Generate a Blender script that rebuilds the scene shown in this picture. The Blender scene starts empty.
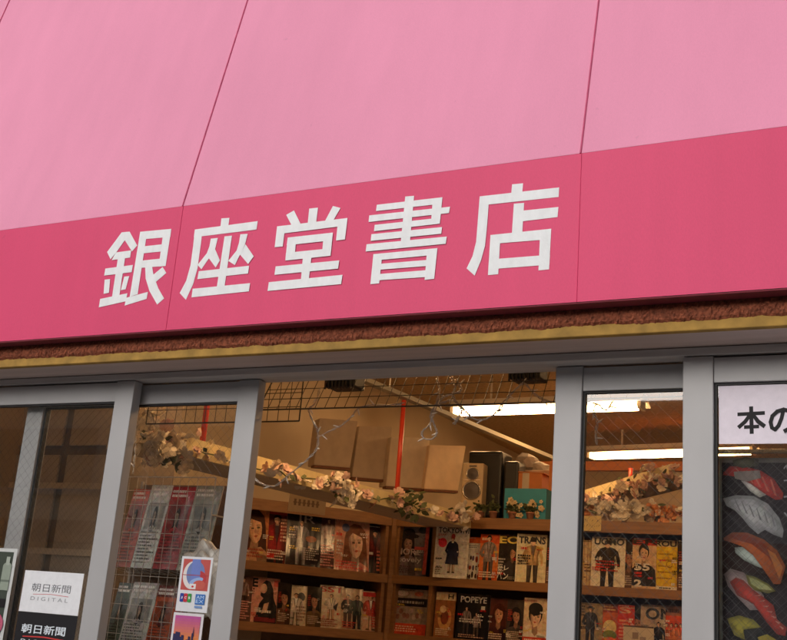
import bpy, bmesh, math, random
from mathutils import Vector, Matrix

random.seed(7)
SC = bpy.context.scene
COL = SC.collection
V = Vector

# ------------------------------------------------------------------ camera
YAW, PITCH, ROLL, FPX = math.radians(-28.2402), math.radians(16.0355), math.radians(4.6635), 1086.11
CAM = V((0, -2.5, 1.6))
_f = V((math.sin(YAW)*math.cos(PITCH), math.cos(YAW)*math.cos(PITCH), math.sin(PITCH)))
_r0 = V((math.cos(YAW), -math.sin(YAW), 0)); _u0 = _r0.cross(_f)
_r = math.cos(ROLL)*_r0 + math.sin(ROLL)*_u0
_u = -math.sin(ROLL)*_r0 + math.cos(ROLL)*_u0
cam = bpy.data.objects.new('camera', bpy.data.cameras.new('camera'))
COL.objects.link(cam)
cam.matrix_world = Matrix(((_r.x, _u.x, -_f.x, CAM.x), (_r.y, _u.y, -_f.y, CAM.y), (_r.z, _u.z, -_f.z, CAM.z), (0, 0, 0, 1)))
cam.data.sensor_width = 36; cam.data.sensor_fit = 'HORIZONTAL'
cam.data.lens = 36*FPX/787
cam.data.clip_start = 0.05; cam.data.clip_end = 600
SC.camera = cam

# ------------------------------------------------------------------ world, sun, exposure
world = bpy.data.worlds.new('World'); SC.world = world; world.use_nodes = True
nt = world.node_tree; nt.nodes.clear()
sky = nt.nodes.new('ShaderNodeTexSky'); sky.sky_type = 'NISHITA'; sky.sun_disc = False
SUN_EL, SUN_AZ = math.radians(27), math.radians(197)      # azimuth clockwise from +y
sky.sun_elevation = SUN_EL; sky.sun_rotation = SUN_AZ
sky.air_density = 1.0; sky.dust_density = 4.0; sky.ozone_density = 1.0
hs = nt.nodes.new('ShaderNodeHueSaturation'); hs.inputs['Saturation'].default_value = 0.38
bg = nt.nodes.new('ShaderNodeBackground'); bg.inputs[1].default_value = 0.115
wo = nt.nodes.new('ShaderNodeOutputWorld')
nt.links.new(sky.outputs[0], hs.inputs['Color']); nt.links.new(hs.outputs[0], bg.inputs[0]); nt.links.new(bg.outputs[0], wo.inputs[0])
sl = bpy.data.lights.new('sun', 'SUN'); sl.energy = 0.72; sl.angle = math.radians(40); sl.color = (1, .975, .95)
sun = bpy.data.objects.new('sun', sl); COL.objects.link(sun)
sd = V((math.sin(SUN_AZ)*math.cos(SUN_EL), math.cos(SUN_AZ)*math.cos(SUN_EL), math.sin(SUN_EL)))
sun.rotation_euler = sd.to_track_quat('Z', 'Y').to_euler(); sun.location = (0, -8, 14)
SC.view_settings.view_transform = 'Standard'; SC.view_settings.look = 'None'
SC.view_settings.exposure = 0.0; SC.view_settings.gamma = 1.0
SC.view_settings.use_curve_mapping = False
SC.render.engine = 'CYCLES'
SC.cycles.use_denoising = True
SC.cycles.max_bounces = 10; SC.cycles.transparent_max_bounces = 24
SC.cycles.sample_clamp_indirect = 6

# ------------------------------------------------------------------ rays of the photograph (787 x 640)
def ray(x, y): return _f + _r*((x-393.5)/FPX) - _u*((y-320)/FPX)
def at_y(x, y, Y): d = ray(x, y); return CAM + d*((Y-CAM.y)/d.y)
def at_x(x, y, X): d = ray(x, y); return CAM + d*((X-CAM.x)/d.x)
def at_z(x, y, Z): d = ray(x, y); return CAM + d*((Z-CAM.z)/d.z)
def at_pl(x, y, p, n): d = ray(x, y); return CAM + d*((V(p)-CAM).dot(n)/d.dot(n))

# ------------------------------------------------------------------ materials
def lin(c):
    return tuple((v/255/12.92 if v/255 <= .04045 else ((v/255+.055)/1.055)**2.4) for v in c)
def mat(name, col, rough=.6, metal=0., noise=0., nscale=30., bump=0., bscale=200., spec=.5, stretch=None, coat=0.):
    m = bpy.data.materials.new(name); m.use_nodes = True
    n = m.node_tree.nodes; l = m.node_tree.links; b = n['Principled BSDF']
    b.inputs['Base Color'].default_value = (*col, 1); b.inputs['Roughness'].default_value = rough
    b.inputs['Metallic'].default_value = metal; b.inputs['Specular IOR Level'].default_value = spec
    if coat: b.inputs['Coat Weight'].default_value = coat; b.inputs['Coat Roughness'].default_value = .12
    tc = n.new('ShaderNodeTexCoord'); mp = n.new('ShaderNodeMapping'); l.new(tc.outputs['Object'], mp.inputs[0])
    if stretch: mp.inputs['Scale'].default_value = stretch
    if noise:
        t = n.new('ShaderNodeTexNoise'); t.inputs['Scale'].default_value = nscale; t.inputs['Detail'].default_value = 6
        l.new(mp.outputs[0], t.inputs[0])
        r = n.new('ShaderNodeMapRange'); r.inputs[1].default_value = .25; r.inputs[2].default_value = .75
        r.inputs[3].default_value = 1-noise; r.inputs[4].default_value = 1+noise; l.new(t.outputs[0], r.inputs[0])
        mx = n.new('ShaderNodeVectorMath'); mx.operation = 'SCALE'; mx.inputs[0].default_value = col
        l.new(r.outputs[0], mx.inputs['Scale']); l.new(mx.outputs[0], b.inputs['Base Color'])
    if bump:
        t = n.new('ShaderNodeTexNoise'); t.inputs['Scale'].default_value = bscale; t.inputs['Detail'].default_value = 5
        l.new(mp.outputs[0], t.inputs[0])
        bp = n.new('ShaderNodeBump'); bp.inputs['Strength'].default_value = bump; bp.inputs['Distance'].default_value = .004
        l.new(t.outputs[0], bp.inputs['Height']); l.new(bp.outputs[0], b.inputs['Normal'])
    return m
def emis(name, col, s):
    m = bpy.data.materials.new(name); m.use_nodes = True; n = m.node_tree.nodes; l = m.node_tree.links
    n.clear(); e = n.new('ShaderNodeEmission'); e.inputs[0].default_value = (*col, 1); e.inputs[1].default_value = s
    o = n.new('ShaderNodeOutputMaterial'); l.new(e.outputs[0], o.inputs[0]); return m
def fabric(name, col, seed):
    m = bpy.data.materials.new(name); m.use_nodes = True; n = m.node_tree.nodes; l = m.node_tree.links
    b = n['Principled BSDF']; b.inputs['Roughness'].default_value = .55; b.inputs['Specular IOR Level'].default_value = .35
    tc = n.new('ShaderNodeTexCoord')
    def nz(scale, sc, det=4):
        mp = n.new('ShaderNodeMapping'); mp.inputs['Scale'].default_value = sc; mp.inputs['Location'].default_value = (seed, 0, seed)
        l.new(tc.outputs['Object'], mp.inputs[0]); t = n.new('ShaderNodeTexNoise'); t.inputs['Scale'].default_value = scale
        t.inputs['Detail'].default_value = det; l.new(mp.outputs[0], t.inputs[0]); return t.outputs[0]
    big = nz(1.6, (1, 1, .6)); streak = nz(14, (1, 1, .05)); weave = nz(420, (1, 1, .35)); spot = nz(38, (1, 1, 1), 2)
    def madd(a, k, c):
        q = n.new('ShaderNodeMath'); q.operation = 'MULTIPLY_ADD'; l.new(a, q.inputs[0]); q.inputs[1].default_value = k
        if isinstance(c, float): q.inputs[2].default_value = c
        else: l.new(c, q.inputs[2])
        return q.outputs[0]
    s = madd(big, .22, .76); s = madd(streak, .12, s); s = madd(weave, .14, s)
    sp = n.new('ShaderNodeMapRange'); sp.inputs[1].default_value = .74; sp.inputs[2].default_value = .84
    sp.inputs[3].default_value = 0; sp.inputs[4].default_value = -.12; l.new(spot, sp.inputs[0]); s = madd(sp.outputs[0], 1., s)
    mx = n.new('ShaderNodeVectorMath'); mx.operation = 'SCALE'; mx.inputs[0].default_value = col
    l.new(s, mx.inputs['Scale']); l.new(mx.outputs[0], b.inputs['Base Color'])
    bp = n.new('ShaderNodeBump'); bp.inputs['Strength'].default_value = .25; bp.inputs['Distance'].default_value = .001
    l.new(weave, bp.inputs['Height'])
    b2 = n.new('ShaderNodeBump'); b2.inputs['Strength'].default_value = .5; b2.inputs['Distance'].default_value = .012
    l.new(nz(2.2, (1, 1, .35), 2), b2.inputs['Height']); l.new(bp.outputs[0], b2.inputs['Normal'])
    l.new(b2.outputs[0], b.inputs['Normal'])
    return m
def glass_mat():
    m = bpy.data.materials.new('window_glass'); m.use_nodes = True; n = m.node_tree.nodes; l = m.node_tree.links; n.clear()
    t = n.new('ShaderNodeBsdfTransparent'); t.inputs[0].default_value = (.972, .976, .97, 1)
    g = n.new('ShaderNodeBsdfGlossy'); g.inputs['Roughness'].default_value = .015
    fr = n.new('ShaderNodeFresnel'); fr.inputs['IOR'].default_value = 1.95
    mx = n.new('ShaderNodeMixShader'); o = n.new('ShaderNodeOutputMaterial')
    ge = n.new('ShaderNodeNewGeometry'); sb = n.new('ShaderNodeMath'); sb.operation = 'SUBTRACT'; sb.inputs[0].default_value = 1
    mu = n.new('ShaderNodeMath'); mu.operation = 'MULTIPLY'; mu.use_clamp = True
    l.new(ge.outputs['Backfacing'], sb.inputs[1]); l.new(sb.outputs[0], mu.inputs[0]); l.new(fr.outputs[0], mu.inputs[1]); l.new(mu.outputs[0], mx.inputs[0]); l.new(t.outputs[0], mx.inputs[1]); l.new(g.outputs[0], mx.inputs[2]); l.new(mx.outputs[0], o.inputs[0])
    return m
def print_mat(name, rough=.3, spec=.5, lo=.68, hi=1.28, cell=.30):
    m = bpy.data.materials.new(name); m.use_nodes = True; n = m.node_tree.nodes; l = m.node_tree.links
    b = n['Principled BSDF']; b.inputs['Roughness'].default_value = rough; b.inputs['Specular IOR Level'].default_value = spec
    a = n.new('ShaderNodeAttribute'); a.attribute_name = 'Col'
    tc = n.new('ShaderNodeTexCoord'); t = n.new('ShaderNodeTexNoise'); t.inputs['Scale'].default_value = 42; t.inputs['Detail'].default_value = 9; t.inputs['Roughness'].default_value = .68
    l.new(tc.outputs['Object'], t.inputs[0])
    r = n.new('ShaderNodeMapRange'); r.inputs[1].default_value = .32; r.inputs[2].default_value = .68; r.inputs[3].default_value = lo; r.inputs[4].default_value = hi
    l.new(t.outputs[0], r.inputs[0])
    mx = n.new('ShaderNodeVectorMath'); mx.operation = 'SCALE'; l.new(a.outputs['Color'], mx.inputs[0]); l.new(r.outputs[0], mx.inputs['Scale'])
    vo = n.new('ShaderNodeTexVoronoi'); vo.inputs['Scale'].default_value = 75; vo.inputs['Randomness'].default_value = 1
    l.new(tc.outputs['Object'], vo.inputs['Vector'])
    ov = n.new('ShaderNodeMix'); ov.data_type = 'RGBA'; ov.blend_type = 'OVERLAY'; ov.inputs[0].default_value = cell
    h2 = n.new('ShaderNodeHueSaturation'); h2.inputs['Saturation'].default_value = .3; l.new(vo.outputs['Color'], h2.inputs['Color'])
    l.new(mx.outputs[0], ov.inputs[6]); l.new(h2.outputs[0], ov.inputs[7])
    l.new(ov.outputs[2], b.inputs['Base Color'])
    bp = n.new('ShaderNodeBump'); bp.inputs['Strength'].default_value = .55; bp.inputs['Distance'].default_value = .008
    mq = n.new('ShaderNodeMapping'); mq.inputs['Scale'].default_value = (1, 1, .12); l.new(tc.outputs['Object'], mq.inputs[0])
    t2 = n.new('ShaderNodeTexNoise'); t2.inputs['Scale'].default_value = 16; t2.inputs['Detail'].default_value = 1; l.new(mq.outputs[0], t2.inputs[0])
    l.new(t2.outputs[0], bp.inputs['Height']); l.new(bp.outputs[0], b.inputs['Normal'])
    return m

M = {}
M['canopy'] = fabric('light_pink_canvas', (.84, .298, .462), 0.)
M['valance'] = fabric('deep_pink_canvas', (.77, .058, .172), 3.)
M['hem'] = mat('dark_red_hem', (.20, .018, .032), .7, noise=.2)
M['seam'] = mat('shadow_pink_seam', (.60, .095, .20), .7, noise=.2)  # deeper pink carries the shadow line of the overlapping weld
M['seam2'] = mat('valance_seam', (.70, .056, .150), .7, noise=.2)
M['letter'] = mat('white_paint', (.90, .91, .93), .6, noise=.06, nscale=60, bump=.15, bscale=420, stretch=(1, 1, .4))
M['stucco'] = mat('brick_red_stucco', (.31, .088, .042), .95, noise=.55, nscale=110, bump=1., bscale=140)
M['yellow'] = mat('yellow_painted_trim', (.41, .235, .048), .8, noise=.35, nscale=22, bump=.2, bscale=60)
M['soffit'] = mat('painted_soffit', (.60, .47, .43), .6, noise=.12, nscale=8, stretch=(.15, 4, 4))
M['alu'] = mat('anodised_aluminium', (.42, .41, .415), .5, metal=.12, noise=.05, nscale=9, bump=.03, bscale=300, stretch=(1, 1, .5))
M['alu2'] = mat('dull_aluminium_channel', (.52, .49, .48), .55, metal=.0, noise=.15, nscale=20, stretch=(.2, 3, 3))
M['gasket'] = mat('black_gasket', (.015, .014, .014), .6)
M['glass'] = glass_mat()
M['wire'] = mat('wire_in_glass', (.10, .10, .09), .5)
M['wall_out'] = mat('exterior_render', (.42, .38, .33), .85, noise=.12, nscale=6, bump=.3, bscale=90)
M['cream'] = mat('cream_wallpaper', (.54, .43, .29), .8, noise=.06, nscale=4)
M['ceil'] = mat('ceiling_board', (.50, .36, .22), .85, noise=.25, nscale=45, bump=.4, bscale=80)
M['floor'] = mat('shop_floor', (.25, .22, .18), .5, noise=.15)
M['wood'] = mat('shelf_wood', (.27, .125, .042), .42, noise=.22, nscale=9, stretch=(.6, 2, 9), coat=.1)
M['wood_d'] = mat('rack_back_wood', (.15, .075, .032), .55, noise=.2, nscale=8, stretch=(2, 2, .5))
M['pelmet'] = mat('cream_ledge', (.78, .64, .34), .6, noise=.08)
M['red'] = mat('red_pole_paint', (.62, .055, .025), .35)
M['grid'] = mat('dark_wire', (.05, .038, .03), .45, metal=.4)
M['grid_l'] = mat('white_coated_wire', (.42, .36, .30), .4)
M['cord'] = mat('clear_cord', (.46, .38, .32), .25, spec=.8)
M['bulb'] = mat('clear_bulb', (.80, .74, .66), .12, spec=1.)
M['black'] = mat('black_plastic', (.014, .013, .013), .35, noise=.2)
M['board'] = mat('brown_board', (.60, .49, .36), .6, noise=.1, nscale=20)
M['board2'] = mat('dark_brown_board', (.46, .36, .26), .55, noise=.1, nscale=20)
M['board3'] = mat('tan_board', (.80, .61, .41), .6, noise=.08, nscale=20)
M['edge'] = mat('board_edge', (.16, .055, .022), .6)
M['spk'] = mat('light_wood_veneer', (.62, .46, .26), .4, noise=.12, nscale=12, stretch=(4, 4, .6))
M['silver'] = mat('silver_ring', (.6, .55, .45), .25, metal=.9)
M['cone'] = mat('grey_cone', (.12, .10, .09), .55)
M['orange'] = mat('orange_card', (.60, .19, .045), .6, noise=.08)
M['terra'] = mat('terracotta', (.46, .20, .11), .8, noise=.15)
M['leaf'] = mat('artificial_leaf', (.085, .10, .035), .5, noise=.3, nscale=40)
M['petal'] = mat('cream_petal', (.86, .78, .66), .7, noise=.12, nscale=50)
M['petal_p'] = mat('dusty_pink_petal', (.68, .45, .37), .7, noise=.18, nscale=50)
M['petal_o'] = mat('orange_petal', (.72, .33, .14), .7, noise=.15, nscale=50)
M['steel'] = mat('white_enamel_fixture', (.75, .70, .60), .4)
M['tube'] = emis('fluorescent_tube', (1, .58, .255), 47)
M['print'] = print_mat('glossy_print', .13, .42)
M['paper'] = print_mat('matt_print', .6, .3, .93, 1.04, 0.)
M['banner'] = print_mat('banner_print', .5, .3, .86, 1.08, .10)
M['pages'] = mat('page_edges', (.72, .64, .52), .8, noise=.2, nscale=300, stretch=(1, 1, .02))
M['bag'] = mat('crumpled_plastic', (.50, .46, .42), .25, noise=.15, nscale=20, bump=.8, bscale=30)
M['asphalt'] = mat('asphalt', (.09, .09, .092), .9, noise=.25, nscale=60, bump=.4, bscale=150)
M['paving'] = mat('concrete_paving', (.40, .39, .37), .85, noise=.15, nscale=12, bump=.2)
M['kerb'] = mat('kerb_concrete', (.33, .32, .30), .85, noise=.12)
M['line'] = mat('road_paint', (.75, .75, .72), .7, noise=.1)
M['bld_a'] = mat('beige_tile_wall', (.58, .50, .38), .75, noise=.1, nscale=5)
M['bld_b'] = mat('grey_render_wall', (.33, .34, .34), .8, noise=.1, nscale=5)
M['bld_c'] = mat('brown_tile_wall', (.22, .12, .07), .6, noise=.15, nscale=9)
M['darkglass'] = mat('dark_window', (.03, .035, .04), .08, spec=.8)
M['shutter'] = mat('steel_shutter', (.36, .36, .34), .5, metal=.3, noise=.1, stretch=(.2, 1, 8))

# ------------------------------------------------------------------ mesh helpers
def link(o, parent=None):
    COL.objects.link(o)
    if parent is not None: o.parent = parent
    return o
def obj(name, bm, m, parent=None, smooth=False):
    me = bpy.data.meshes.new(name); bmesh.ops.recalc_face_normals(bm, faces=bm.faces[:]); bm.to_mesh(me); bm.free()
    for q in (m if isinstance(m, (list, tuple)) else [m]): me.materials.append(q)
    if smooth:
        for p in me.polygons: p.use_smooth = True
    return link(bpy.data.objects.new(name, me), parent)
def tag(o, label, cat, group=None):
    o['label'] = label; o['category'] = cat
    if group: o['group'] = group
    return o
def thing(name, label, cat, loc=(0, 0, 0), group=None):
    o = bpy.data.objects.new(name, None); o.empty_display_size = .05; COL.objects.link(o); o.location = loc
    return tag(o, label, cat, group)
def struct(o): o['kind'] = 'structure'; return o
def box(bm, a, b, mi=0, R=None):
    a, b = V(a), V(b)
    vs = [V((x, y, z)) for x in (a.x, b.x) for y in (a.y, b.y) for z in (a.z, b.z)]
    if R is not None: vs = [R @ v for v in vs]
    vs = [bm.verts.new(v) for v in vs]
    for q in ((0, 1, 3, 2), (4, 6, 7, 5), (0, 4, 5, 1), (2, 3, 7, 6), (0, 2, 6, 4), (1, 5, 7, 3)):
        f = bm.faces.new([vs[i] for i in q]); f.material_index = mi
def bx(a, b, bev=0., R=None):
    bm = bmesh.new(); box(bm, a, b, 0, R)
    if bev: bmesh.ops.bevel(bm, geom=bm.edges[:], offset=bev, segments=2, affect='EDGES', profile=.5)
    return bm
def obox(bm, p, ux, uy, uz, s, mi=0):
    """box centred on p with half sizes s along unit axes"""
    p = V(p); vs = [bm.verts.new(p+ux*(s[0]*i)+uy*(s[1]*j)+uz*(s[2]*k)) for i in (-1, 1) for j in (-1, 1) for k in (-1, 1)]
    for q in ((0, 1, 3, 2), (4, 6, 7, 5), (0, 4, 5, 1), (2, 3, 7, 6), (0, 2, 6, 4), (1, 5, 7, 3)):
        f = bm.faces.new([vs[i] for i in q]); f.material_index = mi
def tube(bm, pts, r, n=6, cap=True):
    pts = [V(p) for p in pts]; rings = []; prev = None
    for i, p in enumerate(pts):
        t = (pts[min(i+1, len(pts)-1)]-pts[max(i-1, 0)]).normalized()
        a = t.orthogonal().normalized() if prev is None else (prev-t*prev.dot(t)).normalized()
        prev = a; b = t.cross(a)
        rr = r[i] if isinstance(r, (list, tuple)) else r
        rings.append([bm.verts.new(p+(a*math.cos(2*math.pi*k/n)+b*math.sin(2*math.pi*k/n))*rr) for k in range(n)])
    for A, B in zip(rings, rings[1:]):
        for k in range(n): bm.faces.new((A[k], A[(k+1) % n], B[(k+1) % n], B[k]))
    if cap: bm.faces.new(rings[0][::-1]); bm.faces.new(rings[-1])
def catmull(P, k=8):
    P = [V(p) for p in P]; Q = [P[0]*2-P[1]]+P+[P[-1]*2-P[-2]]; out = []
    for i in range(1, len(Q)-2):
        a, b, c, d = Q[i-1:i+3]
        for j in range(k):
            t = j/k; out.append(.5*((2*b)+(c-a)*t+(2*a-5*b+4*c-d)*t*t+(3*b-a-3*c+d)*t**3))
    out.append(P[-1]); return out
def lathe(bm, p, ax, prof, n=24):
    """prof: (radius, height along ax)"""
    ax = V(ax).normalized(); a = ax.orthogonal().normalized(); b = ax.cross(a); p = V(p); rings = []
    for r, h in prof:
        rings.append([bm.verts.new(p+ax*h+(a*math.cos(2*math.pi*k/n)+b*math.sin(2*math.pi*k/n))*max(r, 1e-4)) for k in range(n)])
    for A, B in zip(rings, rings[1:]):
        for k in range(n): bm.faces.new((A[k], A[(k+1) % n], B[(k+1) % n], B[k]))

# text -> triangles in 2D, from the built-in font (with its CJK fallback)
_tc = {}
def text2d(s, bold=0.0):
    if (s, bold) in _tc: return _tc[(s, bold)]
    cu = bpy.data.curves.new('txt', 'FONT'); cu.body = s; cu.size = 1; cu.offset = bold; cu.resolution_u = 3
    o = bpy.data.objects.new('txt', cu); COL.objects.link(o)
    dg = bpy.context.evaluated_depsgraph_get(); dg.update()
    me = bpy.data.meshes.new_from_object(o.evaluated_get(dg))
    vs = [(v.co.x, v.co.y) for v in me.vertices]; fs = [tuple(p.vertices) for p in me.polygons]
    bpy.data.objects.remove(o); bpy.data.curves.remove(cu); bpy.data.meshes.remove(me)
    if vs:
        x0 = min(v[0] for v in vs); x1 = max(v[0] for v in vs); y0 = min(v[1] for v in vs); y1 = max(v[1] for v in vs)
        vs = [((x-x0)/(x1-x0), (y-y0)/(y1-y0)) for x, y in vs]
    _tc[(s, bold)] = (vs, fs); return vs, fs

class Print:
    """flat printed artwork in local coords: x right, z up, -y towards the viewer"""
    def __init__(s, step=.0003): s.v = []; s.f = []; s.c = []; s.y = 0.; s.step = step; s.T = None; s.clip = False; s.asp = 1.; s.dim = 1
    def poly(s, pts, c, up=True):
        if up: s.y -= s.step
        if s.clip:
            for ax, lim, sg in ((0, 0., 1), (0, 1., -1), (1, 0., 1), (1, 1., -1)):
                o = []
                for i, p in enumerate(pts):
                    q = pts[(i+1) % len(pts)]; a, b = sg*(p[ax]-lim), sg*(q[ax]-lim)
                    if a >= 0: o.append(p)
                    if (a >= 0) != (b >= 0): t = a/(a-b); o.append((p[0]+(q[0]-p[0])*t, p[1]+(q[1]-p[1])*t))
                pts = o
                if len(pts) < 3: return
        if s.dim != 1: c = tuple(v*s.dim for v in c)
        k = len(s.v)
        for p in pts:
            x, z = s.T(*p) if s.T else p
            s.v.append((x, s.y, z))
        s.f.append(list(range(k, k+len(pts)))); s.c.append(lin(c))
    def soft(s, pts, c, n=4, amp=.30, dx=-.12, dz=.12):
        cx = sum(p[0] for p in pts)/len(pts); cz = sum(p[1] for p in pts)/len(pts)
        w = max(p[0] for p in pts)-min(p[0] for p in pts); h = max(p[1] for p in pts)-min(p[1] for p in pts)
        for i in range(n):
            t = i/n; k = 1-t*.75; f = 1-amp*.5+amp*1.3*t
            s.poly([(cx+dx*w*t*.5+(p[0]-cx)*k, cz+dz*h*t*.5+(p[1]-cz)*k) for p in pts], tuple(min(255, v*f) for v in c))
    def rect(s, x0, z0, x1, z1, c): s.poly([(x0, z0), (x1, z0), (x1, z1), (x0, z1)], c)
    def ell(s, x, z, rx, rz, c, n=20, rot=0., a0=0., a1=2*math.pi):
        P = []
        for i in range(n):
            t = a0+(a1-a0)*i/(n if a1-a0 > 6.2 else n-1); dx, dz = rx*math.cos(t), rz*math.sin(t)
            P.append((x+dx*math.cos(rot)-dz*math.sin(rot), z+dx*math.sin(rot)+dz*math.cos(rot)))
        s.poly(P, c)
    def text(s, t, x0, z0, x1, z1, c, bold=0.):
        vs, fs = text2d(t, bold); s.y -= s.step
        if s.clip:
            if s.asp > 1.2: x1 = x0+(x1-x0)*s.asp
            for f in fs: s.poly([(x0+(x1-x0)*vs[i][0], z0+(z1-z0)*vs[i][1]) for i in f], c, False)
            return
        k = len(s.v)
        for x, z in vs:
            p = (x0+(x1-x0)*x, z0+(z1-z0)*z)
            if s.T: p = s.T(*p)
            s.v.append((p[0], s.y, p[1]))
        for f in fs: s.f.append([k+i for i in f]); s.c.append(lin(c))
    def lines(s, x0, z0, x1, z1, n, c, rnd, fill=.55):
        s.y -= s.step
        for i in range(n):
            z = z1-(z1-z0)*(i+.5)/n; h = (z1-z0)/n*fill/2; x = x0; e = x0+(x1-x0)*rnd.uniform(.6, 1)
            while x < e:
                w = rnd.uniform(.02, .07)
                w = min(w, e-x)
                s.poly([(x, z-h), (x+w, z-h), (x+w, z+h), (x, z+h)], c, False); x += w+.02
    def build(s, name, m, parent=None, thick=None, size=None, back=(200, 190, 170)):
        v, f, c = list(s.v), [list(q) for q in s.f], list(s.c)
        if thick:
            w, h = size; k = len(v)
            for x in (-w/2, w/2):
                for y in (0, thick):
                    for z in (0, h): v.append((x, y, z))
            for q in ((0, 1, 3, 2), (4, 6, 7, 5), (0, 4, 6, 2), (1, 3, 7, 5), (2, 3, 7, 6), (0, 1, 5, 4)):
                f.append([k+i for i in q]); c.append(lin(back))
        me = bpy.data.meshes.new(name); me.from_pydata(v, [], f); me.materials.append(m)
        at = me.color_attributes.new('Col', 'FLOAT_COLOR', 'CORNER')
        for p, cc in zip(me.polygons, c):
            for li in p.loop_indices: at.data[li].color = (*cc, 1)
        return link(bpy.data.objects.new(name, me), parent)

SKIN = (222, 172, 140)
def person(P, x, z, h, top, bottom, hair, skin=SKIN, wide=1., hat=None):
    """small printed standing figure, feet at (x,z), height h"""
    w = h*.13*wide*P.asp; wide *= P.asp
    dk = lambda c, f=.62: tuple(int(v*f) for v in c)
    lt = lambda c, f=1.3: tuple(min(255, int(v*f+8)) for v in c)
    for sg in (-1, 1):
        P.poly([(x+sg*w*.72, z), (x+sg*w*.22, z), (x+sg*w*.04, z+h*.47), (x+sg*w*.78, z+h*.47)], bottom)
        P.poly([(x+sg*w*.40, z), (x+sg*w*.22, z), (x+sg*w*.04, z+h*.47), (x+sg*w*.30, z+h*.45)], dk(bottom))
        P.poly([(x+sg*w*.82, z-h*.01), (x+sg*w*.18, z-h*.01), (x+sg*w*.2, z+h*.03), (x+sg*w*.7, z+h*.035)], dk(bottom, .4))
    # bent near arm and hanging far arm
    P.poly([(x-w*.85, z+h*.81), (x-w*1.15, z+h*.75), (x-w*1.55, z+h*.58), (x-w*1.0, z+h*.50), (x-w*.5, z+h*.55), (x-w*.55, z+h*.59), (x-w*1.02, z+h*.585), (x-w*.75, z+h*.7)], dk(top, .8))
    P.poly([(x+w*.8, z+h*.82), (x+w*1.16, z+h*.77), (x+w*1.42, z+h*.58), (x+w*1.4, z+h*.44), (x+w*1.12, z+h*.43), (x+w*1.05, z+h*.57), (x+w*.8, z+h*.7)], top)
    P.ell(x+w*1.26, z+h*.42, w*.16, h*.025, skin, 8)
    T_ = [(x-w*.84, z+h*.40), (x+w*.86, z+h*.41), (x+w*.72, z+h*.6), (x+w*1.0, z+h*.78), (x+w*.85, z+h*.825), (x+w*.3, z+h*.86), (x-w*.3, z+h*.86), (x-w*.88, z+h*.82), (x-w*1.02, z+h*.77), (x-w*.7, z+h*.6)]
    P.soft(T_, top, 3, .28)
    P.poly([(x-w*.24, z+h*.86), (x+w*.26, z+h*.86), (x+w*.12, z+h*.66), (x+w*.02, z+h*.58), (x-w*.08, z+h*.67)], lt(bottom, 1.6))
    P.poly([(x+w*.26, z+h*.86), (x+w*.42, z+h*.845), (x+w*.2, z+h*.64), (x+w*.04, z+h*.44), (x+w*.02, z+h*.58), (x+w*.12, z+h*.66)], dk(top, .55))
    P.poly([(x-w*.24, z+h*.86), (x-w*.40, z+h*.845), (x-w*.22, z+h*.66), (x-w*.02, z+h*.5), (x-w*.08, z+h*.67)], dk(top, .7))
    P.poly([(x+w*.5, z+h*.41), (x+w*.86, z+h*.41), (x+w*.72, z+h*.6), (x+w*1.0, z+h*.78), (x+w*.7, z+h*.74), (x+w*.52, z+h*.58)], dk(top, .68))
    P.poly([(x-h*.02*wide, z+h*.84), (x+h*.022*wide, z+h*.84), (x+h*.02*wide, z+h*.89), (x-h*.02*wide, z+h*.89)], dk(skin, .75))
    P.ell(x+.004, z+h*.935, h*.052*wide, h*.068, hair)
    P.poly([(x-h*.040*wide, z+h*.945), (x-h*.036*wide, z+h*.895), (x-h*.008*wide, z+h*.865), (x+h*.014*wide, z+h*.868), (x+h*.034*wide, z+h*.90), (x+h*.038*wide, z+h*.945), (x, z+h*.965)], skin)
    P.poly([(x+h*.008*wide, z+h*.955), (x+h*.012*wide, z+h*.868), (x+h*.034*wide, z+h*.90), (x+h*.038*wide, z+h*.945)], dk(skin, .72))
    P.poly([(x-h*.030*wide, z+h*.925), (x+h*.03*wide, z+h*.925), (x+h*.03*wide, z+h*.915), (x-h*.03*wide, z+h*.915)], dk(skin, .45))
    if hat: P.ell(x, z+h*.965, h*.1*wide, h*.02, hat); P.ell(x, z+h*.985, h*.055*wide, h*.035, hat)
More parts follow.
